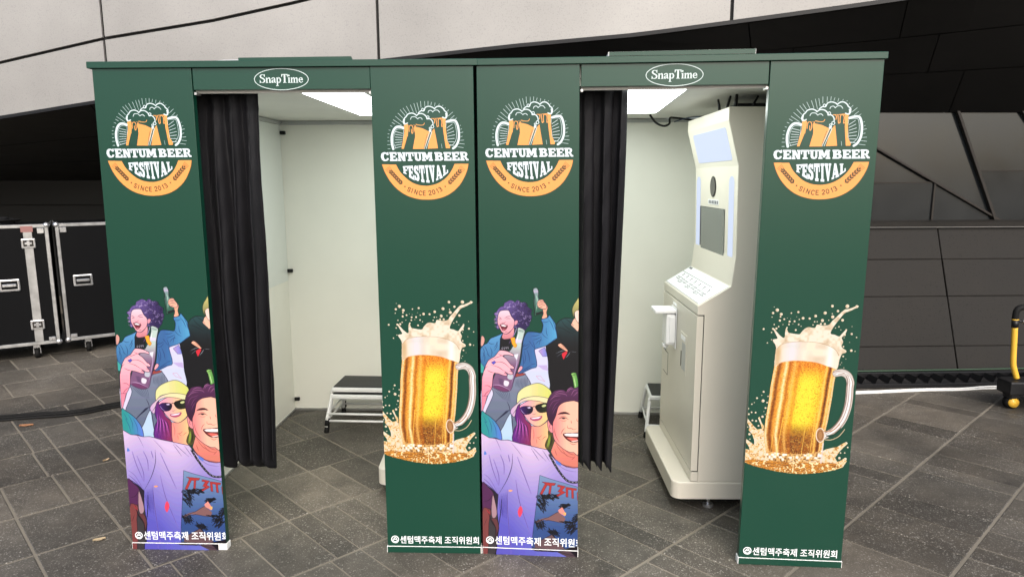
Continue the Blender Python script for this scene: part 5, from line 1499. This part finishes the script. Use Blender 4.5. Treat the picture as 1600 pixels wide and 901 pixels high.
# ================================================================== curtains
def curtain(name, booth, u0t, u1t, u0b, u1b, vmid, folds, seed, ztop, zbot):
    rnd = random.Random(seed)
    nu, nv = 150, 70
    ph = [rnd.uniform(-.35, .35) for _ in range(8)]
    V, F = [], []
    hem = [rnd.uniform(-.02, .025) for _ in range(9)]
    for j in range(nv+1):
        t = j/nv                                    # 0 at the top
        for i in range(nu+1):
            s = i/nu
            ul = u0t+(u0b-u0t)*t**1.3; ur = u1t+(u1b-u1t)*(t**1.1)
            a = 2*math.pi*(folds*(s**1.25)+.08*math.sin(5*s+2*t)+ph[0])
            amp = (.010+.034*min(1, t*1.6))*(1+.25*math.sin(7*s+ph[1]*9))
            u = ul+(ur-ul)*s+.010*math.sin(2*a+ph[2]*3)*min(1, .4+t)
            v = vmid+amp*math.tanh(2.0*math.sin(a)+.35*math.sin(3*a+seed))*1.05+.0022*math.sin(41*t+23*s+seed)*math.sin(13*s+29*t)+.010*math.sin(a*2+1.3+3*t)*t+.004*math.sin(17*t+9*s+ph[3]*6)+.006*math.sin(6*t+4*s)
            z = ztop-(ztop-zbot)*t
            z += t**3*(-.030*math.sin(a+.4)-.012*math.sin(2*a))
            if abs(t-.045) < .009: v += .005              # stitched header
            V.append((u, v, z))
    for j in range(nv):
        for i in range(nu):
            o = j*(nu+1)+i
            F.append((o, o+1, o+nu+2, o+nu+1))
    root = empty(name, booth.location, booth.rotation_euler[2])
    ob = mesh_obj('fabric', V, F, M['curtain'], root, smooth=True)
    md = ob.modifiers.new('thickness', 'SOLIDIFY'); md.thickness = .0025
    # rod under the lintel
    tube('curtain_rod', [(.40, vmid, ztop+.004), (1.125, vmid, ztop+.004)], .006, M['black_plastic'], root)
    return root
c1 = curtain('curtain', boothA, .352, .628, .368, .604, .105, 3.7, 4, 1.972, .365)
tag(c1, 'black pleated curtain drawn aside in the left booth, beside the crowd print', 'curtain', 'black booth curtains')
c2 = curtain('curtain', boothB, .395, .594, .408, .556, .105, 2.8, 23, 1.972, .372)
tag(c2, 'black pleated curtain drawn aside in the right booth, left of the kiosk', 'curtain', 'black booth curtains')

# ================================================================== kiosks
KW = .77
def build_kiosk():
    root = empty('photo_kiosk', (0, 0, 0))
    W = lambda a, b, t: (a, t, b)        # a = depth to the right, t = away from the viewer
    prof = [(.030, .150), (.465, .150), (.465, 1.932), (.100, 1.932), (.100, 1.873), (.153, 1.672), (.162, 1.26), (.147, 1.117), (-.004, 1.024), (-.004, .980), (.030, .980)]
    prism('body', prof, W, 0.0, KW, M['kiosk'], root, bev=.003)
    d = prism('door', [(-.005, .204), (.0265, .204), (.0265, .975), (-.005, .975)], W, .002, KW-.002, M['kiosk'], root, bev=.002)
    prism('door_sill', [(-.005, .152), (.0295, .152), (.0295, .199), (-.005, .199)], W, .001, KW-.001, M['kiosk'], root, bev=.0015)
    prism('door_gap', [(.004, .199), (.0295, .199), (.0295, .980), (.004, .980)], W, .004, KW-.004, M['gap'], root)
    # base with rounded front corners
    bm = bmesh.new()
    r = .045; out = [(.465, -.003), (.465, KW+.01)]
    for k in range(7):
        t = math.pi/2*k/6
        out.append((-.092+r-r*math.sin(t), KW+.01-r+r*math.cos(t)))
    for k in range(7):
        t = math.pi/2*k/6
        out.append((-.092+r-r*math.cos(t), -.003+r-r*math.sin(t)))
    v0 = [bm.verts.new((a, b, .062)) for a, b in out]; v1 = [bm.verts.new((a, b, .149)) for a, b in out]
    bm.faces.new(v0[::-1]); bm.faces.new(v1)
    for i in range(len(out)): bm.faces.new((v0[i], v0[(i+1) % len(out)], v1[(i+1) % len(out)], v1[i]))
    bmesh.ops.recalc_face_normals(bm, faces=bm.faces[:])
    top_e = [e for e in bm.edges if all(v.co.z > .14 for v in e.verts)]
    bmesh.ops.bevel(bm, geom=top_e, offset=.008, segments=3, affect='EDGES', profile=.5)
    bm_obj('base', bm, M['kiosk'], root)
    for a, b in ((.10, .05), (.10, KW-.05), (.38, .05), (.38, KW-.05)):
        f = bmesh.new()
        bm_tube(f, [(a, b, .0), (a, b, .014)], .026, 14); bm_tube(f, [(a, b, .014), (a, b, .063)], .009, 10)
        bm_obj('levelling_foot', f, M['chrome'], root)
    # console: printed guide sheet on the slope
    A0 = np.array([-.004, 1.024]); A1 = np.array([.147, 1.117]); dn = (A1-A0)/np.linalg.norm(A1-A0); nn = np.array([-dn[1], dn[0]])
    L = np.linalg.norm(A1-A0)
    def on(t0, t1, b0, b1, lift, name, m, par):
        V = []
        for lf in (lift, lift-.0008):
            for t, b in ((t0, b0), (t0, b1), (t1, b1), (t1, b0)):
                p = A0+dn*(t*L)+nn*lf; V.append((p[0], b, p[1]))
        return mesh_obj(name, V, [(0, 1, 2, 3), (7, 6, 5, 4), (0, 4, 5, 1), (1, 5, 6, 2), (2, 6, 7, 3), (3, 7, 4, 0)], m, par)
    sheet = on(.05, .97, .012, KW-.012, .0022, 'guide_sheet', M['white_plastic'], root)
    on(.685, .70, .14, KW-.02, .0034, 'printed_line', M['ink'], sheet)
    on(.06, .067, .03, KW-.02, .0034, 'printed_line', M['ink'], sheet)
    on(.88, .95, KW-.085, KW-.03, .0034, 'printed_mark', M['ink'], sheet)
    on(.84, .86, .36, .375, .0034, 'printed_mark', M['ink'], sheet)
    rnd = random.Random(4)
    for k in range(7):
        b = KW-.10-k*.092
        c = .585-.008*k
        on(c-.055, c+.055, b-.004, b+.004, .0034, 'printed_mark', M['ink'], sheet)
        on(c+.035, c+.055, b-.004, b+.012, .0044, 'printed_mark', M['ink'], sheet)
        for j in range(2+k % 2):
            cc = c-.14-.075*j
            for q in range(4):
                bb = b+.034-q*.020
                on(cc-.024+rnd.uniform(-.012, .012), cc+.024+rnd.uniform(-.012, .012), bb-.0035, bb+.0035, .0034, 'printed_mark', M['ink'], sheet)
    # light box on the slanting head
    H0 = np.array([.153, 1.672]); H1 = np.array([.100, 1.873]); dh = (H1-H0)/np.linalg.norm(H1-H0); nh = np.array([-dh[1], dh[0]])
    nh = nh if nh[0] < 0 else -nh
    LH = np.linalg.norm(H1-H0)
    def onh(t0, t1, b0, b1, lift, name, m, par, r=.0, p0=H0, d=dh, n=nh, Lh=LH, k=6):
        pts = []
        T0, T1 = t0*Lh, t1*Lh
        rr = max(r, 1e-4)
        for (ct, cb, a0) in ((T0+rr, b0+rr, 1.5*math.pi), (T0+rr, b1-rr, math.pi), (T1-rr, b1-rr, math.pi/2), (T1-rr, b0+rr, 0)):
            for q in range(k):
                a = a0-math.pi/2*q/(k-1)
                pts.append((ct+rr*math.cos(a), cb+rr*math.sin(a)))
        V = []
        for lf in (lift, lift-.001):
            for t, b in pts:
                p = p0+d*t+n*lf; V.append((p[0], b, p[1]))
        n_ = len(pts)
        return mesh_obj(name, V, [tuple(range(n_)), tuple(range(2*n_-1, n_-1, -1))]+[(q, n_+q, n_+(q+1) % n_, (q+1) % n_) for q in range(n_)], m, par)
    lb = onh(.13, .87, .065, .672, .0016, 'light_box', M['led_cool'], root, r=.015)
    # neck: strips, lens, display
    N0 = np.array([.162, 1.26]); N1 = np.array([.153, 1.672]); dk = (N1-N0)/np.linalg.norm(N1-N0); nk = np.array([-dk[1], dk[0]]); nk = nk if nk[0] < 0 else -nk
    LN = np.linalg.norm(N1-N0)
    kw = dict(p0=N0, d=dk, n=nk, Lh=1.0)
    onh(-.098, .365, .050, .128, .0016, 'light_strip', M['led_cool'], root, r=.034, **kw)
    onh(-.098, .365, .655, .735, .0016, 'light_strip', M['led_cool'], root, r=.034, **kw)
    fr = onh(-.073, .207, .187, .655, .0012, 'display_frame', M['black_plastic'], root, r=.002, **kw)
    onh(-.071, .205, .189, .625, .0026, 'display_screen', M['screen'], fr, r=.002, **kw)
    # lens ring, dark glass
    rg = onh(.261, .367, .349, .455, .0030, 'camera_lens', M['black_plastic'], root, r=.0525, k=10, **kw)
    onh(.268, .360, .356, .448, .0044, 'lens_glass', M['lens'], rg, r=.0455, k=10, **kw)
    nt_ = onh(.223, .248, .298, .492, .0018, 'notice_label', M['white_plastic'], root, r=.002, **kw)
    for q in range(6): onh(.227, .244, .308+q*.030, .326+q*.030, .0030, 'printed_mark', M['ink'], nt_, r=.001, **kw)
    nl = onh(-.139, -.078, .213, .405, .0018, 'notice_label', M['white_plastic'], root, r=.002, **kw)
    for q, (t0, t1, a0, a1) in enumerate(((-.090, -.083, .25, .39), (-.103, -.099, .23, .395), (-.111, -.107, .23, .395), (-.119, -.115, .27, .395), (-.135, -.128, .222, .24))):
        onh(t0, t1, a0, a1, .0030, 'printed_mark', M['ink'], nl, r=.001, **kw)
    # door furniture: paper slot, small plate, coin hatch
    pl = box('return_slot', -.0075, -.004, .172, .312, .630, .838, M['kiosk'], d, bev=.001)
    box('slot_recess', -.0085, -.0072, .190, .262, .650, .790, M['grey_rail'], pl)
    box('slot_opening', -.0095, -.0082, .272, .280, .66, .74, M['gap'], pl)
    box('slot_label', -.0092, -.0078, .200, .290, .802, .824, M['white_plastic'], pl)
    box('door_label', -.0068, -.0046, .43, .51, .942, .955, M['white_plastic'], d)
    hatch = box('coin_hatch', -.0068, -.0042, .60, .715, .518, .64, M['kiosk'], d, bev=.0012)
    box('hatch_gap', -.0058, -.0046, .596, .719, .514, .644, M['gap'], d)
    tube('hatch_lock', [(-.004, .658, .655), (-.012, .658, .655)], .008, M['chrome'], d, n=12)
    return root

TH = math.atan2(.049, .798)
kB = build_kiosk()
kB.location = (.981, .46, 0); kB.rotation_euler = (0, 0, TH)
tag(kB, 'cream photo kiosk with lit strips and screen inside the right booth', 'kiosk', 'photo kiosks in the booths')
kA = copy_tree(kB)
kA.location = (-.506, .505, 0); kA.rotation_euler = (0, 0, TH+.04)
tag(kA, 'cream photo kiosk mostly hidden behind the beer panel of the left booth', 'kiosk', 'photo kiosks in the booths')

# wipe dispenser hung on the kiosk door
def dispenser():
    th = TH
    root = empty('wipe_dispenser', (.981, .46, 0), th)
    # boxes in kiosk coordinates: a (left is minus), b (away), z
    def bx(name, a0, a1, b0, b1, z0, z1, m, par, bev=.004): return box(name, a0, a1, b0, b1, z0, z1, m, par, bev=bev, seg=2)
    bx('back_plate', -.012, -.0072, .400, .520, .715, .935, M['white_plastic'], root, .001)
    b = bx('container', -.062, -.0125, .405, .515, .735, .905, M['white_plastic'], root, .010)
    bx('lid', -.125, -.0125, .398, .522, .908, .930, M['white_plastic'], root, .006)
    bx('spout', -.068, -.040, .44, .48, .715, .7345, M['white_plastic'], root, .004)
    bx('side_clip', -.045, -.015, .398, .4045, .75, .89, M['white_plastic'], root, .0015)
    return root
tag(dispenser(), 'white plastic dispenser hanging on the cream kiosk door', 'dispenser')

# router with four antennas on top of the kiosk
def router():
    root = empty('wifi_router', (.981+.26, .46+.26, 1.9325), TH)
    box('housing', -.10, .16, -.10, .12, .003, .030, M['black_plastic'], root, bev=.008, seg=2)
    for px_, Y, lean, r, top in ((1124, .74, -.006, .0065, .062), (1138, .64, .010, .0065, .066), (1150, .58, .003, .0085, .066), (1179, .60, .016, .006, .060)):
        q_ = at_y(px_, 160, Y)
        dx, dy = q_[0]-root.location[0], q_[1]-root.location[1]
        a = dx*math.cos(TH)+dy*math.sin(TH); b = -dx*math.sin(TH)+dy*math.cos(TH)
        tube('antenna', [(a-lean*.6, b, .001), (a, b, .030), (a+lean, b, top)], [r*1.15, r, r*.75], M['black_plastic'], root)
    return root
tag(router(), 'black wireless router with antennas lying on top of the cream kiosk', 'router')
cb = tube('power_cable', catmull([(.852, 1.50, 1.993), (.885, 1.47, 1.945), (.93, 1.46, 1.925), (.965, 1.48, 1.94), (.975, 1.53, 1.975), (1.02, 1.62, 1.985), (1.18, 1.72, 1.978), (1.40, 1.80, 1.985)], 8), .0065, M['black_rubber'])
tag(cb, 'black cable drooping from the ceiling light of the right booth', 'cable')
cb2 = tube('network_cable', catmull([(1.02, 1.66, 1.965), (1.10, 1.62, 1.985), (1.2, 1.55, 1.988), (1.3, 1.2, 1.975), (1.34, 1.0, 1.962)], 8), .004, mat('blue_cable', (.03, .05, .09), rough=.5))
tag(cb2, 'thin blue network cable under the ceiling behind the kiosk', 'cable')

# ================================================================== step stools
def build_stool(tread_z, foot_z):
    """origin at the left front foot; x to the right, y away"""
    root = empty('step_stool', (0, 0, 0))
    W, D = .46, .38
    x0, x1, y0, y1 = .03, W-.03, .05, D-.06
    h = tread_z
    tr = box('tread_frame', x0, x1, y0, y1, h-.034, h-.004, M['white_steel'], root, bev=.008, seg=2)
    box('tread_mat', x0+.012, x1-.012, y0+.010, y1-.010, h-.0038, h+.003, M['tread'], tr, bev=.004, seg=2)
    for sx in (0, 1):
        xt, xb = (x0+.002, .008) if sx == 0 else (x1-.002, W-.008)
        for sy in (0, 1):
            yt, yb = (y0+.02, .008) if sy == 0 else (y1-.02, D-.008)
            pts = catmull([((xt+.02 if sx == 0 else xt-.02), yt, h-.018), (xt, yt, h-.030), (xt+(xb-xt)*.25, yt+(yb-yt)*.25, h-.085), (xb, yb, foot_z+.035)], 5)
            leg = tube('leg', pts, .0115, M['white_steel'], root, n=10)
            tube('rubber_foot', [(xb+(xt-xb)*.16, yb+(yt-yb)*.16, foot_z+.045), (xb, yb, foot_z+.008), (xb, yb, foot_z)], [.0145, .017, .017], M['black_rubber'], leg, n=10)
    for sy in (0, 1):
        y = .017 if sy == 0 else D-.017
        tube('crossbar', [(.014, y, foot_z+.075), (W-.014, y, foot_z+.075)], .0075, M['white_steel'], root)
    for sx in (0, 1):
        x = .016 if sx == 0 else W-.016
        tube('crossbar', [(x, .02, foot_z+.085), (x, D-.02, foot_z+.085)], .0065, M['white_steel'], root)
    return root
def A2W(u, v):
    c, s = math.cos(.04943), math.sin(.04943)
    return (-1.53179+u*c-v*s, -.07825+u*s+v*c)
s1 = build_stool(.243, 0.0)
p = A2W(.415, 1.405); s1.location = (p[0], p[1], 0); s1.rotation_euler = (0, 0, .02)
tag(s1, 'white step stool on the floor of the left booth, lower of the nested pair', 'step stool', 'white step stools with black treads')
s2 = build_stool(.243, 0.0)
p = A2W(.419, 1.408); s2.location = (p[0], p[1], .046); s2.rotation_euler = (0, 0, .02)
tag(s2, 'white step stool with black tread in the left booth, upper of the nested pair', 'step stool', 'white step stools with black treads')
s3 = build_stool(.262, 0.0)
s3.location = (.866, 1.41, 0); s3.rotation_euler = (0, 0, -.01)
tag(s3, 'white step stool half hidden behind the cream kiosk of the right booth', 'step stool', 'white step stools with black treads')
# ================================================================== flight cases, left
def build_case(name, P0, P1, length, right_end, label):
    """P0 -> P1 is the foot line of the front (world xy); right_end: True when P1 is the true corner"""
    P0, P1 = np.array(P0[:2]), np.array(P1[:2])
    d = (P1-P0)/np.linalg.norm(P1-P0)
    org = P1-d*length if right_end else P0
    root = empty(name, (org[0], org[1], 0), math.atan2(d[1], d[0]))
    z0, z1, D = .135, 1.232, .62
    box('case_body', .004, length-.004, .004, D, z0+.004, z1-.004, M['case'], root)
    t = .030
    box('edge_trim', 0, length, -.003, .028, z1-t, z1, M['case_alu'], root, bev=.003)
    box('edge_trim', 0, length, -.003, .028, z0, z0+t, M['case_alu'], root, bev=.003)
    for x in (0, length-t): box('edge_trim', x, x+t, -.0045, .028, z0, z1, M['case_alu'], root, bev=.003)
    for x in (0, length-.004):
        box('edge_trim', x, x+.004, .029, D, z1-t, z1+.001, M['case_alu'], root)
    return root, d, org

def butterfly(root, x, z, w=.105, h=.085):
    b = box('latch', x-w/2, x+w/2, -.012, -.0046, z-h/2, z+h/2, M['chrome'], root, bev=.006, seg=2)
    box('latch_recess', x-w*.36, x+w*.36, -.0135, -.0122, z-h*.33, z+h*.33, M['mullion'], b)
    box('latch_wing', x-w*.26, x+w*.26, -.019, -.0137, z-h*.12, z+h*.12, M['chrome'], b, bev=.002)
    box('latch_wing', x-w*.10, x+w*.10, -.022, -.0192, z-h*.26, z+h*.26, M['chrome'], b, bev=.001)
def handle(root, x, z, w=.155, h=.105):
    b = box('handle_dish', x-w/2, x+w/2, -.010, -.0005, z-h/2, z+h/2, M['chrome'], root, bev=.008, seg=2)
    box('dish_recess', x-w*.38, x+w*.38, -.0115, -.0102, z-h*.34, z+h*.34, M['case'], b)
    box('grip', x-w*.34, x+w*.34, -.026, -.0117, z-.014, z+.012, M['chrome'], b, bev=.005)
def corner(root, x, z):
    bm = bmesh.new()
    bmesh.ops.create_uvsphere(bm, u_segments=14, v_segments=8, radius=.027)
    for v in bm.verts: v.co += Vector((x, .012, z))
    o = bm_obj('ball_corner', bm, M['chrome'], root, smooth=True)
    return o
def bracket(root, x0, x1, z0, z1):
    box('corner_plate', x0, x1, -.0085, -.0032, z0, z1, M['chrome'], root, bev=.002)
def caster(root, x, y):
    c = box('caster_fork', x-.028, x+.028, y-.03, y+.03, .095, .1345, M['chrome'], root, bev=.004)
    for sx in (-1, 1):
        box('fork_arm', x+sx*.026-.0025, x+sx*.026+.0025, y-.022, y+.022, .045, .0948, M['chrome'], c)
    tube('wheel', [(x-.019, y, .05), (x+.019, y, .05)], .05, M['black_rubber'], c, n=18)
    tube('hub', [(x-.031, y, .05), (x+.031, y, .05)], .012, M['chrome'], c, n=10)

f0, f1 = at_z(0, 545, .135), at_z(95, 535, .135)
case1, d1, o1 = build_case('flight_case', f0, f1, 1.30, True, '')
tag(case1, 'black flight case at the left edge with wide lid strip and two latches', 'flight case', 'black flight cases on casters')
L1 = 1.30
box('lid_strip', L1-.190, L1-.125, -.0042, .003, .167, 1.2005, M['case_alu'], case1, bev=.001)
butterfly(case1, L1-.158, 1.065); butterfly(case1, L1-.158, .325)
handle(case1, L1-.33, .70); handle(case1, L1-.86, .70)
for z in (.148, 1.22): corner(case1, L1-.012, z)
bracket(case1, L1-.085, L1-.034, 1.150, 1.199); bracket(case1, L1-.085, L1-.034, .168, .20)
rd = box('red_tape', L1-.205, L1-.115, -.0068, -.0044, 1.165, 1.218, mat('red_tape', (.26, .12, .11), rough=.6), case1)
for x in (.14, L1-.19): caster(case1, x, .09); caster(case1, x, .52)
g0 = at_z(105, 533, .135)
dd = np.array([math.cos(math.radians(40)), math.sin(math.radians(40))])
case2, d2, o2 = build_case('flight_case', g0, np.array(g0[:2])+dd, 1.25, False, '')
tag(case2, 'black flight case partly hidden behind the left booth', 'flight case', 'black flight cases on casters')
handle(case2, .175, .70); handle(case2, .50, .70)
for z in (.148, 1.22): corner(case2, .012, z)
bracket(case2, .034, .085, 1.150, 1.199); bracket(case2, .034, .085, .168, .20)
for x in (.17, 1.05): caster(case2, x, .09); caster(case2, x, .52)
# coiled black cable on top of the first case
pts = []
for k in range(90):
    t = k/89; a = t*2*math.pi*4.3
    pts.append((L1-.55+(.28-.05*math.sin(9*t))*math.cos(a), .30+(.20+.03*math.sin(7*t))*math.sin(a), 1.245+.010*(k % 23)/23+.022*t+.006*math.sin(a*2.3)))
cw = Matrix.Translation(case1.location) @ Matrix.Rotation(case1.rotation_euler[2], 4, 'Z')
coil = tube('cable_coil', [cw @ Vector(p_) for p_ in pts], .011, M['black_rubber'])
tag(coil, 'loops of thick black cable lying on the left flight case', 'cable')

# cables across the floor, left
for i, (ys, lab) in enumerate((((657, 650, 641, 632), 'black floor cable at left, nearest the viewer of the bundle'), ((653.5, 646.5, 638, 629.5), 'black floor cable at left, middle one of the bundle'), ((650.5, 644, 635, 628), 'black floor cable at left, farthest from the viewer of the bundle'))):
    P = [at_z(x, y, .008) for x, y in zip((-120, 30, 120, 190, 330), (ys[0]+10, ys[0]-3, ys[1]-3, ys[2]-7, ys[3]-18))]
    o = tube('floor_cable', catmull([(p_[0], p_[1], .009) for p_ in P], 8), .0085, M['black_rubber'])
    tag(o, lab, 'cable', 'black cables running across the floor')

# a dry leaf and a few scraps on the paving
def leaf(px_, py_, L, rz, col, lab, i):
    c = at_z(px_, py_, .006)
    V = []
    n = 7
    for k in range(n):
        t = k/(n-1); wd = L*.22*math.sin(math.pi*min(.98, t*.94+.03))
        V += [(t*L-L/2, -wd, .004+.010*abs(t-.5)), (t*L-L/2, 0, .001), (t*L-L/2, wd, .006+.008*abs(t-.5))]
    F = []
    for k in range(n-1):
        o = 3*k
        F += [(o, o+3, o+4, o+1), (o+1, o+4, o+5, o+2)]
    ob = mesh_obj('dry_leaf', V, F, mat('dry_leaf_%d' % i, col, rough=.7), None)
    ob.location = (c[0], c[1], .003); ob.rotation_euler = (0, 0, rz)
    md = ob.modifiers.new('t', 'SOLIDIFY'); md.thickness = .001
    tag(ob, lab, 'leaf', 'dry leaves on the paving')
leaf(41, 664, .085, .3, (.28, .13, .06), 'brown dry leaf on the paving at far left below the cables', 0)
leaf(166, 718, .035, 1.0, (.34, .25, .15), 'small pale leaf on the paving left of the crowd panel', 1)
leaf(155, 842, .05, .5, (.36, .28, .17), 'pale leaf on the paving near the foot of the left crowd panel', 2)

# ================================================================== things at the foot of the plinth, right
def along(s, o, z): return PL_BASE+PL_W*s-PL_N*o+ZV*z
def trough():
    root = empty('cable_trough', tuple(along(0, .150, 0)), math.atan2(PL_W[1], PL_W[0]))
    box('bed', -1.9, 2.6, -.095, .11, .004, .030, M['black_plastic'], root, bev=.004)
    box('rear_rail', -1.9, 2.6, .07, .108, .031, .075, M['black_plastic'], root, bev=.004)
    bm = bmesh.new()
    x = -1.88
    while x < 2.55:
        v = [bm.verts.new(p_) for p_ in ((x, -.075, .031), (x+.085, -.075, .031), (x+.020, -.075, .074), (x, .05, .031), (x+.085, .05, .031), (x+.020, .05, .074))]
        for f in ((0, 1, 2), (5, 4, 3), (0, 3, 4, 1), (1, 4, 5, 2), (2, 5, 3, 0)): bm.faces.new([v[i] for i in f])
        x += .105
    t = bm_obj('toothed_cover', bm, M['black_plastic'], root)
    box('front_rail', -1.9, 2.6, -.104, -.0955, .004, .036, M['black_plastic'], root, bev=.002)
    return root
tag(trough(), 'long black toothed trough along the foot of the stone plinth', 'cable trough')
gp_ = [along(s, .045+.008*math.sin(3*s), .085+.006*math.sin(2.1*s)) for s in np.linspace(-1.8, 2.5, 30)]
o = tube('green_cable', gp_, .007, mat('green_cable', (.015, .045, .02), rough=.5))
tag(o, 'dark green cable lying along the foot of the stone plinth', 'cable')
for i, (pp, lab) in enumerate((([(1180, 614), (1330, 612), (1440, 607.5), (1500, 606.5), (1545, 603.5), (1585, 603.5), (1660, 605)], 'white cable on the paving in front of the black trough, rear strand'),
                               ([(1180, 616.5), (1330, 614.5), (1440, 610), (1500, 609), (1540, 606.8), (1575, 607), (1660, 610)], 'white cable on the paving in front of the black trough, front strand'))):
    P = [at_z(x, y, .007) for x, y in pp]
    o = tube('white_cable', catmull([(p_[0], p_[1], .007) for p_ in P], 8), .0065, M['white_cable'])
    tag(o, lab, 'cable', 'white cables along the trough')

def cart():
    c = at_z(1580, 637, 0)
    root = empty('folding_cart', (c[0], c[1], 0), .1)
    # x to the right, y away
    k = 1/214.0
    X = lambda px_: (px_-1580)*k
    Zz = lambda py_: (637-py_)*k
    pts = catmull([(X(1583), 0, Zz(590)), (X(1578), 0, Zz(577)), (X(1575), 0, Zz(566)), (X(1573), 0, Zz(540)), (X(1571), 0, Zz(511))], 6)
    tube('post', pts, .0185, M['yellow'], root, n=14)
    tube('sleeve', [(X(1571), 0, Zz(511.5)), (X(1570.3), 0, Zz(500.5))], .0215, M['black_plastic'], root, n=14)
    tube('collar', [(X(1570.3), 0, Zz(500.3)), (X(1570.2), 0, Zz(498.8))], .0215, M['yellow'], root, n=14)
    hp = catmull([(X(1570.2), 0, Zz(498.6)), (X(1570.2), 0, Zz(490)), (X(1572.5), 0, Zz(484)), (X(1579), 0, Zz(481.2)), (X(1592), 0, Zz(480.6)), (X(1640), 0, Zz(479))], 6)
    tube('handle_bar', hp, .0205, M['black_rubber'], root, n=14)
    kx = X(1690)
    tube('post', [(2*kx*.5+.26+p_[0]*-1, p_[1], p_[2]) for p_ in pts], .0185, M['yellow'], root, n=14)
    tube('brace', [(X(1574), 0, Zz(502.5)), (X(1584), 0, Zz(502.5))], .009, M['black_plastic'], root)
    tube('brace_joint', [(X(1582), 0, Zz(502.5)), (X(1586), 0, Zz(502.5))], .012, M['chrome'], root, n=10)
    tube('brace_grip', [(X(1589), 0, Zz(502)), (X(1600), 0, Zz(501))], .018, M['yellow'], root, n=12)
    tube('brace', [(X(1586), 0, Zz(505)), (X(1660), 0, Zz(503))], .016, M['black_plastic'], root)
    box('hinge_block', X(1564), X(1590), -.07, .07, Zz(613), Zz(592), M['black_plastic'], root, bev=.012, seg=2)
    box('deck', X(1588), .75, -.20, .20, Zz(608), Zz(600), M['black_plastic'], root, bev=.006)
    for x in (X(1578), .62):
        f = box('caster_fork', x-.040, x+.040, -.042, .042, .075, .118, M['black_plastic'], root, bev=.01)
        for sx in (-1, 1): box('fork_arm', x-.022, x+.022, sx*.030-.004, sx*.030+.004, .03, .0748, M['black_plastic'], f)
        tube('wheel', [(x, -.020, .048), (x, .020, .048)], .048, M['black_rubber'], f, n=20)
        tube('hub', [(x, -.037, .048), (x, .037, .048)], .034, M['yellow'], f, n=14)
        box('brake_lever', x+.03, x+.062, -.02, .02, .045, .058, M['black_plastic'], f, bev=.003)
    box('valve', X(1590), X(1598), -.075, -.05, Zz(597), Zz(589), M['yellow'], root, bev=.004)
    return root
tag(cart(), 'yellow and black folding cart on casters at the right edge', 'cart')
bpy.context.view_layer.update()
